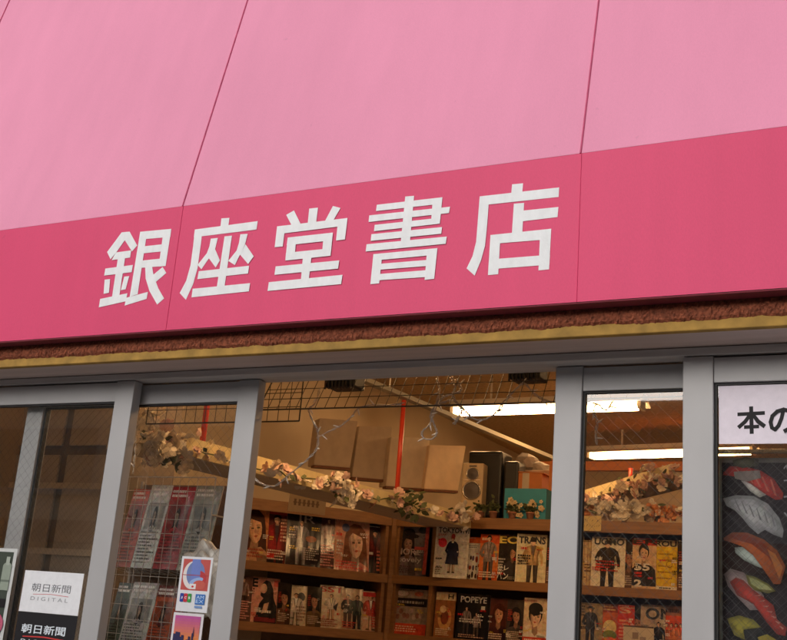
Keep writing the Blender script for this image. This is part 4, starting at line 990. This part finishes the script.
for i in range(34):
    px = 196+i*(470-196)/33; py = 449+(519-449)*(i/33)+rg.uniform(-1, 5)
    if 240 < px < 256: continue
    sp.append((on_ledge(px, py), (.025, .02, .018), rg.choice((0, 1, 1, 2)), rg.choice((1, 1, 2)), 0, rg.choice((0, 1, 1))))
    vn.append(on_ledge(px, py, .02))
for px, py, k in [(341, 482, 9), (346, 492, 7), (337, 494, 5), (464, 512, 7), (456, 516, 6)]: sp.append((on_ledge(px, py), (.025, .02, .025), k, 1, 0, 2))
for px, py in [(410, 500), (414, 508), (405, 506), (402, 498)]: sp.append((on_ledge(px, py), (.03, .025, .03), 0, 1, 0, 12))
garland('dusty pink and cream blossom garland trailing along the ledge over the left rack', sp, 22, .027, vine=vn)
sp = []  # blossoms built in place of the mirrored garland
for i in range(13):
    px = 588+i*(672-588)/12; q = at_pl(px, 494+(468-494)*i/12+7+rg.uniform(-3, 4), A2+V((-d2.y, d2.x, 0))*0, V((d2.y, -d2.x, 0)))
    q = q+(CAM-q).normalized()*.06
    sp.append((q, (.03, .02, .03), rg.choice((1, 2)), 3, 0, 2))
garland('faded blossom garland copied for the mirror image along the farther ledge behind the right glass', sp, 23, .032)
sp = []
for px in (597, 603, 609, 615, 622, 630, 637, 643, 648): q = at_y(px, 512+rg.uniform(-4, 2), PB+.06); sp.append((q, (.02, .03, .022), 7, 0, 0, 1))
garland('bank of cream blossoms on top of the back rack behind the right glass', sp, 24, .030, 'flower_bank', 'flowers')
sp = []
for px in (585, 654, 661, 668, 676): q = at_y(px, 513+rg.uniform(-5, 2), PB+.06); sp.append((q, (.018, .03, .022), 1, 0, 7, 1))
garland('orange blossoms on top of the back rack beside the cream bank', sp, 25, .028, 'flower_bank', 'flowers')

# =================================================================== THINGS ON TOP OF THE RACKS
PLB = V((P1.x, P1.y, 0))-ln*.10
def board(label, quad, m, off=0., name='brown_board'):
    """leaning panel from four photo corners (tl, tr, br, bl) on the plane above the angled rack, 18 mm thick"""
    p0 = PLB-ln*off; q = [at_pl(x, y, p0, ln) for x, y in quad]; o = q[3].copy()
    t = thing(name, label, 'board', o); bm = bmesh.new()
    f = [bm.verts.new(v-o) for v in q]; b = [bm.verts.new(v-o-ln*.11) for v in q]
    bm.faces.new(f); bm.faces.new(b[::-1])
    for k in range(4): bm.faces.new((f[k], f[(k+1) % 4], b[(k+1) % 4], b[k]))
    bmesh.ops.bevel(bm, geom=bm.edges[:], offset=.003, segments=2, affect='EDGES'); obj('panel', bm, m, t)
    bm = bmesh.new(); w = q[2]-q[3]; h = q[0]-q[3]
    f = [bm.verts.new(v-o+ln*.002) for v in (q[3]-h*.0, q[2]-h*.0, q[2]-h*.05, q[3]-h*.05)]; b = [bm.verts.new(v.co-ln*.05) for v in f]
    bm.faces.new(f); bm.faces.new(b[::-1])
    for k in range(4): bm.faces.new((f[k], f[(k+1) % 4], b[(k+1) % 4], b[k]))
    obj('base_edge', bm, M['edge'], t)
    return t
board('brown board standing above the ledge, leftmost of the row', [(320, 418), (358, 421), (350, 468), (314, 465)], M['board2'], .0)
board('dark olive-brown board, second from left in the row above the ledge', [(359, 426), (392, 427), (388, 480), (352, 477)], M['board2'], .05)
board('pale brown board behind the red pole', [(391, 437), (430, 438), (425, 489), (386, 486)], M['board'], .0)
board('tan board with a slanted side, rightmost of the row beside the wooden speaker', [(430, 445), (466, 446), (458, 491), (424, 489)], M['board3'], -.04)

def speaker(label, tl, tr, br, bl, Y, m, wood=True):
    q = [at_y(*p, Y) for p in (tl, tr, br, bl)]; x0 = (q[0].x+q[3].x)/2; x1 = (q[1].x+q[2].x)/2; z1 = (q[0].z+q[1].z)/2; z0 = 2.236
    w = x1-x0; h = z1-z0; t = thing('loudspeaker', label, 'speaker', ((x0+x1)/2, Y+.1, z0))
    obj('cabinet', bx((-w/2, -.1, 0), (w/2, .1, h), .006), m, t)
    if wood:
        for nm, zc, r in (('tweeter', h*.80, w*.25), ('woofer', h*.50, w*.36)):
            bm = bmesh.new(); lathe(bm, (0, -.1005, zc), (0, -1, 0), [(r*1.12, 0), (r*1.12, .004), (r, .006), (r*.95, .002), (r*.9, .003), (r*.4, -.0 + .001), (r*.3, .006), (.0001, .008)])
            obj(nm, bm, M['cone'], t, True)
            bm = bmesh.new(); lathe(bm, (0, -.1005, zc), (0, -1, 0), [(r*1.22, 0), (r*1.22, .005), (r*1.08, .0065), (r*1.08, 0)]); obj('ring', bm, M['silver'], t, True)
        obj('trim_strip', bx((-w*.4, -.104, h*.685), (w*.4, -.1005, h*.70)), M['silver'], t); obj('port', bx((-w*.18, -.104, h*.93), (w*.18, -.1005, h*.955), .001), M['cone'], t)
    return t
t = speaker('light wood bookshelf speaker with two round drivers beside the tan board', (463, 462), (483, 464), (478, 503), (458, 501), PB+.05, M['spk']); t.rotation_euler = (0, 0, math.radians(6))
# black monitor and second black cabinet
def blackbox(name, label, cat, x0, x1, yt, Y, dep, scr):
    a = at_y(x0, 500, Y); b = at_y(x1, 500, Y); tp = at_y((x0+x1)/2, yt, Y); w = b.x-a.x; h = tp.z-2.2365
    t = thing(name, label, cat, ((a.x+b.x)/2, Y+dep/2, 2.2365))
    obj('housing', bx((-w/2, -dep/2, 0), (w/2, dep/2, h), .012), M['black'], t)
    obj('front_panel', bx((-w/2+.015, -dep/2-.004, .03), (w/2-.015, -dep/2+.001, h-.02), .002), M['black'], t)
    return t
blackbox('dark_cabinet', 'tall black cabinet behind the wooden speaker', 'cabinet', 466, 500, 451, PB+.14, .16, False)
blackbox('dark_cabinet', 'lower black box between the tall black cabinet and the orange carton', 'box', 502, 517, 461, PB+.14, .12, True)
# orange-brown carton, teal gift box, small dark cloth heaps
def carton(label, x0, x1, yt, Y, m, dep=.12, name='carton'):
    a = at_y(x0, 500, Y); b = at_y(x1, 500, Y); tp = at_y((x0+x1)/2, yt, Y); w = b.x-a.x; h = tp.z-2.2365
    t = thing(name, label, 'box', ((a.x+b.x)/2, Y+dep/2, 2.2365)); obj('body', bx((-w/2, -dep/2, 0), (w/2, dep/2, h), .003), m, t)
    bm = bmesh.new(); box(bm, (-w/2-.002, -dep/2-.004, h+.0005), (w/2+.002, dep/2, h+.006), 0, Matrix.Rotation(.04, 4, 'Y').to_3x3()); obj('lid_flap', bm, m, t)
    obj('tape', bx((-.02, -dep/2-.0012, h*.5), (.02, -dep/2-.0004, h)), M['board'], t)
    return t
carton('orange cardboard carton standing behind the teal box', 509, 541, 473, PB+.15, M['orange'])
carton('upright orange box at the doorway edge right of the teal box', 548, 566, 461, PB+.13, M['orange'], name='upright_carton')
a = at_y(504, 503, PB+.03); b = at_y(546, 503, PB+.03); tp = at_y(525, 488.5, PB+.03); w = b.x-a.x; h = tp.z-2.2365
t = thing('gift_box', 'teal box with white blossom print on the back rack', 'box', ((a.x+b.x)/2, PB+.07, 2.2365))
tl = mat('teal_card', lin((44, 146, 168)), .5, noise=.06)
obj('body', bx((-w/2, -.04, 0), (w/2, .06, h), .002), tl, t)
rnd = random.Random(12)
for sx in (-.20, .28):
    P = Print(.0002); P.y = -.0402
    for i in range(20):
        x, z = w*(sx+rnd.uniform(-.15, .15)), h*rnd.uniform(.10, .62); r = rnd.uniform(.006, .011)
        for k in range(5): P.ell(x+r*math.cos(k*1.257), z+r*math.sin(k*1.257), r*.62, r*.62, (226, 206, 160), 8)
        P.ell(x, z, r*.35, r*.35, (200, 150, 60), 6)
    P.build('blossom_print', M['paper'], t)
P = Print(.0002); P.y = -.0452
for z in (.5, .4, .32): P.lines(-w*.45, h*z-.006, -w*.02, h*z+.004, 1, (30, 50, 46), rnd, .5)
P.build('printed_lines', M['paper'], t)
# grey paper lumps behind
for lab, px, py, s in (('crumpled grey paper parcel behind the orange carton', 528, 463, .055), ('smaller grey parcel leaning at the right of the orange carton', 540, 470, .045)):
    q = at_y(px, py, PB+.42); bm = bmesh.new(); bmesh.ops.create_icosphere(bm, subdivisions=2, radius=s*1.3); rnd = random.Random(px)
    for v in bm.verts: v.co *= rnd.uniform(.75, 1.15); v.co.z *= .9
    o = obj('paper_parcel', bm, mat('grey_paper', (.34, .29, .25), .8, noise=.15)); o.location = q; tag(o, lab, 'parcel')
    zz = q.z-s*1.0-2.237
obj_st = bx((0, 0, 0), (0, 0, 0)) if False else None
a = at_y(508, 480, PB+.36); b = at_y(556, 480, PB+.36); q = at_y(528, 463, PB+.42)
tag(obj('storage_box', bx((a.x, PB+.30, 2.0), (b.x, PB+.60, q.z-.060), .004), M['board2']), 'dark storage box carrying the grey paper parcels', 'box')
tag(obj('storage_cabinet', bx((a.x-.1, PB+.285, .013), (b.x+.1, PB+.62, 1.998), .004), M['wood_d']), 'dark wooden cabinet behind the back rack', 'cabinet')
# potted plants in a row on the rack top
rnd = random.Random(31)
for lab, px, pt in (('small potted plant beside the wooden speaker', 480, 'a'), ('small potted plant second from the wooden speaker', 493, 'b'), ('small terracotta pot of greenery in front of the teal box, at its left', 512, 'c'), ('small pot of round leaves in front of the teal box, at its right', 530, 'd')):
    q = at_y(px, 519, PB-.0+.012); t = thing('potted_plant', lab, 'plant', (q.x, PB+.012, 2.2365), 'small potted plants on the back rack')
    bm = bmesh.new(); lathe(bm, (0, 0, 0), (0, 0, 1), [(.0001, 0), (.016, 0), (.022, .03), (.024, .03), (.024, .036), (.020, .036), (.018, .030), (.0001, .030)], 16); obj('pot', bm, M['terra'], t, True)
    bm = bmesh.new()
    for i in range(60): leaf(bm, V((rnd.gauss(0, .016), rnd.gauss(0, .006), .045+abs(rnd.gauss(0, .016)))), rnd.uniform(.018, .034), rnd)
    obj('foliage', bm, M['leaf'], t)

# =================================================================== LAMPS
def fixture(label, p, q, drop):
    d = (q-p).normalized(); n = V((-d.y, d.x, 0)); Ln = (q-p).length; c = (p+q)/2
    t = thing('ceiling_lamp', label, 'ceiling light', c); 
    bm = bmesh.new(); obox(bm, V((0, 0, .055)), d, n, Z_, (Ln/2+.03, .045, .02)); obj('housing', bm, M['steel'], t)
    bm = bmesh.new()
    for s in (-1, 1):
        v = [d*a+n*(s*b)+V((0, 0, z)) for a, b, z in ((-Ln/2-.03, .046, .05), (Ln/2+.03, .046, .05), (Ln/2+.03, .115, .015), (-Ln/2-.03, .115, .015))]
        bm.faces.new([bm.verts.new(x) for x in v])
    obj('reflector', bm, M['steel'], t)
    for s in (-.03, .03):
        bm = bmesh.new(); tube(bm, [d*(-Ln/2+.02)+n*s, d*(Ln/2-.02)+n*s], .015, 12); obj('tube', bm, M['tube'], t, True)
    bm = bmesh.new()
    for s in (-1, 1): obox(bm, d*(s*(Ln/2-.0+.008))+V((0, 0, .012)), d, n, Z_, (.010, .05, .028))
    obj('lamp_holder', bm, M['steel'], t)
    bm = bmesh.new()
    for s in (-.3, .3): tube(bm, [d*(s*Ln)+V((0, 0, .074)), d*(s*Ln)+V((0, 0, CZ-c.z-.001))], .008, 8)
    obj('stem', bm, M['steel'], t)
    return t
fa, fb = at_z(456, 413, 2.98), at_z(640, 407, 2.98)
fixture('bright fluorescent ceiling lamp seen through the top of the doorway', fa, fb, 0)
ga, gb = at_z(592, 457, 3.0), at_z(752, 452, 3.0)
fixture('farther fluorescent lamp, the lower bright strip behind the right glass', ga, gb, 0)
fixture('unseen fluorescent ceiling lamp added to light the left racks just inside the door', V((-2.75, 1.1, 2.98)), V((-1.53, 1.1, 2.98)), 0)  # out-of-view lamp added to brighten the front shelves
fixture('unseen fluorescent ceiling lamp added for gloss on the covers, just inside the right-hand door', V((-1.15, 1.65, 2.98)), V((.07, 1.65, 2.98)), 0)  # out-of-view lamp added for light and highlights on the left covers
obj('lamp_beam', bx((ga.x-.3, ga.y-.30, 2.85), (gb.x+.4, ga.y-.24, 2.915)), M['orange'], None)
o = bpy.data.objects['lamp_beam']; o.name = 'crossbeam'; tag(o, 'orange wooden crossbeam under the farther fluorescent lamp', 'beam')

# =================================================================== WIRE GRIDS, CORDS
def wiregrid(name, label, p, ux, uz, w, h, nx, nz, r, m, parts=True, group=None):
    t = thing(name, label, 'wire grid', p, group)
    bm = bmesh.new()
    for i in range(1, nx): tube(bm, [ux*(w*i/nx), ux*(w*i/nx)+uz*h], r*.8, 5)
    obj('upright_wires', bm, m, t)
    bm = bmesh.new(); off = ux.cross(uz)*(r*1.6)
    for j in range(1, nz): tube(bm, [off+uz*(h*j/nz), off+ux*w+uz*(h*j/nz)], r*.8, 5)
    if len(bm.faces): obj('cross_wires', bm, m, t)
    else: bm.free()
    bm = bmesh.new(); tube(bm, [V((0, 0, 0)), ux*w], r*1.5, 6); tube(bm, [uz*h, uz*h+ux*w], r*1.5, 6); tube(bm, [V((0, 0, 0)), uz*h], r*1.5, 6); tube(bm, [ux*w, ux*w+uz*h], r*1.5, 6)
    obj('frame', bm, m, t)
    return t
X_ = V((1, 0, 0))
g0 = at_y(258, 410, .16); g1 = at_y(574, 402, .16)
uz = V((0, math.sin(math.radians(30)), math.cos(math.radians(30))))
wiregrid('wire_grid', 'dark wire grid tilted across the top of the open doorway', V((g0.x, .16, g0.z)), X_, uz, 1.03, .20, 31, 5, .0015, M['grid'], group='dark wire grids under the door header')
h0 = at_y(146, 424, .20); h1 = at_y(299, 423, .20)
wiregrid('wire_grid', 'dark wire grid hanging upright left of the doorway, lower than the tilted one', V((h0.x, .20, h0.z)), X_, V((0, 0, 1)), h1.x-h0.x, .26, 15, 6, .0015, M['grid'], group='dark wire grids under the door header')
i0 = at_y(586, 399, .18)
wiregrid('wire_grid', 'short dark wire grid at the top behind the right-hand glass', V((i0.x-.02, .18, i0.z)), X_, uz, .55, .17, 13, 4, .0015, M['grid'], group='dark wire grids under the door header')
# clamp lamps (black) hung on the grid
for lab, x0, x1, y0, y1 in (('black clamp box hung on the tilted grid, above the brown boards', 328, 358, 376, 389), ('black clamp box hung on the tilted grid, above the bright lamp', 511, 542, 371, 381)):
    a = at_y(x0, y1, .24); b = at_y(x1, y0, .24); t = thing('clamp_box', lab, 'fitting', ((a.x+b.x)/2, .24, a.z), 'black boxes on the grid'); w = b.x-a.x; h = .075
    obj('housing', bx((-w/2, -.02, 0), (w/2, .05, h), .006), M['black'], t)
    bm = bmesh.new()
    for i in range(8): box(bm, (-w/2+w*i/8+.002, -.026, -.006), (-w/2+w*(i+.45)/8, -.0205, h-.01))
    obj('fins', bm, M['black'], t)
    obj('clip', bx((w*.28, -.028, .03), (w*.36, -.0265, .05)), M['silver'], t)
def cord(label, pts, Y, seed, r=.0035, nb=6):
    r *= .72
    rnd = random.Random(seed); P = catmull([at_y(x, y, Y+dy) for x, y, dy in pts], 8); o = P[0].copy()
    t = thing('light_string', label, 'fairy lights', o, 'clear fairy light strings in the doorway')
    bm = bmesh.new(); ph = 0
    for s in (0, 1):       # two twisted strands
        Q = []
        for i, p in enumerate(P):
            a = i*.9+s*math.pi; Q.append(p-o+V((math.cos(a), .6*math.sin(a), math.sin(a*1.3)*.5))*r*1.1)
        tube(bm, Q, r*.62, 5)
    obj('cable', bm, M['cord'], t, True)
    for k in range(nb):
        i = int((k+.5)/nb*(len(P)-1)); p = P[i]-o; d = V((rnd.uniform(-1, 1), rnd.uniform(-.4, .2), rnd.uniform(-.8, .6))).normalized()
        bm = bmesh.new(); tube(bm, [p, p+d*.008, p+d*.018, p+d*.022], [.0016, .0022, .0016, .0005], 7); obj('bulb', bm, M['bulb'], t, True)
    return t
cord('fairy lights looping down the left of the doorway to the magazines', [(254, 478, 0), (262, 484, .0), (275, 486, .0), (290, 474, .02), (306, 461, .02), (317, 448, .02), (318, 432, .01), (314, 423, 0), (309, 410, 0), (316, 402, 0), (320, 388, .04)], .20, 1, nb=9)
cord('fairy lights sweeping from the left loop up to the grid wire', [(317, 438, 0), (328, 432, 0), (342, 425, .0), (352, 416, 0), (358, 409, 0), (370, 405, .02), (388, 405, .02), (404, 403, .02)], .20, 2, nb=6, r=.0028)
cord('fairy lights hanging in a closed loop left of the bright lamp', [(437, 378, .03), (439, 392, 0), (434, 412, 0), (430, 424, 0), (422, 432, 0), (424, 438, 0), (432, 439, 0), (437, 433, 0), (434, 424, 0), (431, 414, 0), (440, 398, 0)], .20, 3, nb=5)
cord('bundled fairy lights knotted in front of the bright lamp', [(451, 377, .03), (455, 386, 0), (453, 395, 0), (458, 404, 0), (466, 412, 0), (474, 419, 0), (486, 419, 0), (496, 413, 0), (506, 400, 0), (515, 390, .0), (524, 384, 0), (532, 391, 0), (542, 399, 0), (552, 403, 0)], .20, 4, nb=10, r=.0042)
cord('second strand of fairy lights crossing the knot at the lamp end', [(456, 379, .03), (461, 390, 0), (452, 394, 0), (443, 398, 0), (439, 404, 0), (452, 400, 0), (462, 408, 0), (458, 418, 0), (454, 424, 0)], .21, 5, nb=7, r=.004)
cord('fairy lights dangling behind the right-hand glass over the lamp', [(613, 401, .02), (606, 410, 0), (597, 404, 0), (594, 412, 0), (597, 422, 0), (596, 434, 0), (597, 445, 0)], .22, 6, nb=5, r=.0034)
cord('thin fairy lights hung along the edge of the left door glass', [(140, 402, .02), (138, 418, 0), (136, 436, 0), (135, 455, 0), (133, 474, 0)], .17, 7, nb=6, r=.003)

# wire newspaper rack behind the left door glass
r0 = at_y(103, 655, .36); r1 = at_y(146, 477, .36); r2 = at_y(219, 474, .36)
RX = at_y(104, 600, .36).x
rw, rh = r2.x-RX-.01, 1.2
wr = wiregrid('wire_rack', 'white wire display rack behind the left door glass', V((RX, .36, r1.z-rh)), X_, V((0, 0, 1)), rw, rh, 11, 26, .0013, M['grid_l'])
q = V(wr.location)
for z in (rh-.30, rh-.58, rh-.86):
    bm = bmesh.new()
    for s in range(12): tube(bm, [V((rw*s/11, .002, z)), V((rw*s/11, .09, z-.01)), V((rw*s/11, .10, z+.02))], .0013, 5)
    tube(bm, [V((0, .09, z-.01)), V((rw, .09, z-.01))], .002, 5); obj('pocket', bm, M['grid_l'], wr)
bm = bmesh.new()
for s in (0, rw): tube(bm, [V((s, .11, -(q.z-.014))), V((s, .11, rh))], .006, 8)
tube(bm, [V((0, .11, rh*.9)), V((0, .0, rh*.9))], .003, 6); tube(bm, [V((rw, .11, rh*.9)), V((rw, .0, rh*.9))], .003, 6)
obj('stand_legs', bm, M['grid_l'], wr)
obj('backing_board', bx((.005, .115, 0), (rw-.005, .121, rh-.01)), M['wood_d'], wr)
def D_paper(c, c2, rows=10):
    def f(P, r):
        P.rect(0, 0, 1, 1, c); P.rect(0, .84, 1, 1, c2); P.lines(.06, .86, .94, .97, 2, (226, 214, 206), r)
        P.rect(.1, .46, .9, .78, tuple(int(k*.7) for k in c)); P.lines(.06, .05, .94, .44, rows, tuple(int(k*.45) for k in c), r)
        portrait(P, .5, .62, .09, (150, 120, 100), BLK, c2, True, .48)
    return f
zz = [q.z+rh-.30, q.z+rh-.58, q.z+rh-.86]
def paper(px, row, draw, label, h):
    return magazine(px, zz[row]+.003, .395, draw, label, lean=12, h=h, name='magazine')
def paperx(x, w, row, draw, label, h, turn=0):
    global MAGN
    x, w = x*rw/.46, w*rw/.46
    P = Print(.00022); P.T = lambda u, v: ((u-.5)*w, v*h); rnd = random.Random(MAGN); MAGN += 1; draw(P, rnd)
    o = P.build('magazine', M['print'], None, .002, (w, h), (190, 180, 170))
    o.matrix_world = Matrix.Translation((RX+x+w/2, .375+turn*.0, zz[row]+.003)) @ Matrix.Rotation(math.radians(-11), 4, 'X')
    tag(o, label, 'magazine', 'magazines in the white wire rack'); obj('page_block', bx((-w/2+.001, .0022, .001), (w/2-.002, .006, h-.002)), M['pages'], o)
paperx(.005, .085, 0, D_paper((150, 62, 46), (176, 70, 44)), 'red-orange magazine at the left of the wire rack, top row', .27)
paperx(.092, .105, 0, D_paper((176, 172, 168), (186, 180, 176)), 'white newspaper second in the wire rack, top row', .285)
paperx(.199, .115, 0, D_paper((136, 34, 40), (150, 36, 42)), 'crimson magazine third in the wire rack, top row', .28)
paperx(.316, .125, 0, D_paper((126, 122, 110), (140, 134, 124)), 'olive-grey paper at the right of the wire rack, top row', .285)
paperx(.005, .07, 1, D_paper((52, 64, 50), (44, 56, 46)), 'dark green magazine in the middle row of the wire rack', .235)
paperx(.077, .125, 1, D_paper((170, 164, 158), (160, 150, 146)), 'pale grey paper in the middle row of the wire rack', .24)
paperx(.204, .10, 1, D_paper((156, 70, 40), (90, 36, 30)), 'orange and black magazine in the middle row of the wire rack', .235)
paperx(.306, .11, 1, D_paper((140, 36, 40), (120, 32, 38)), 'crimson magazine in the middle row of the wire rack', .24)
paperx(.005, .19, 2, D_paper((186, 110, 40), (176, 96, 36)), 'yellow-orange magazine in the bottom row of the wire rack', .235)
paperx(.197, .12, 2, D_paper((160, 60, 36), (110, 40, 30)), 'rust red magazine in the bottom row of the wire rack', .235)
paperx(.32, .12, 2, D_paper((120, 110, 104), (140, 40, 40)), 'grey magazine with red heading in the bottom row of the wire rack', .235)
cx = at_y(104, 500, .75).x; cab = thing('reflection_backdrop', 'grey-brown cupboard added behind the leftmost door glass, banded like a street reflection', 'backdrop', (cx-.35, .95, .013)); q = V(cab.location)  # added body whose bands imitate the street reflected in the pane
cz = [at_y(60, p, .75).z for p in (455, 446)]
cm = mat('grey_brown_reflection', (.56, .49, .41), .5, noise=.15, nscale=8); cd = mat('dark_reflection_band', (.20, .155, .12), .6); cl = mat('pale_reflection_band', (.72, .64, .52), .5)  # dark and pale bands of the reflection put into colour
obj('backdrop_body', bx(V((cx-.7, .76, .013))-q, V((cx, 1.15, 2.75))-q), cd, cab)
for a, b in ((cx-.699, cx-.262), (cx-.222, cx-.001)):
    obj('backdrop_panel', bx(V((a, .745, .05))-q, V((b, .759, cz[0]))-q, .003), cm, cab); obj('backdrop_panel', bx(V((a, .745, cz[1]))-q, V((b, .759, 2.74))-q, .003), cm, cab)
for p in (486, 552):
    zc = at_y(60, p, .74).z; obj('rail', bx(V((cx-.699, .732, zc-.012))-q, V((cx-.001, .744, zc+.012))-q, .002), cl, cab)  # pale bars imitating the lighter reflected bands
# crumpled clear bag hung beside the rack
q = at_y(206, 575, .30); bm = bmesh.new(); bmesh.ops.create_icosphere(bm, subdivisions=4, radius=1); rnd = random.Random(8)
for v in bm.verts:
    k = 1+.16*math.sin(7*v.co.x+3*v.co.z)+.12*math.sin(9*v.co.y+5*v.co.z)+rnd.uniform(-.04, .04); v.co = V((v.co.x*.085*k, v.co.y*.035*k, v.co.z*.13*k*(1 if v.co.z < 0 else .7)))
o = obj('plastic_bag', bm, M['bag'], None, True); o.location = q; tag(o, 'crumpled pale plastic bag beside the wire rack behind the card sticker', 'bag')
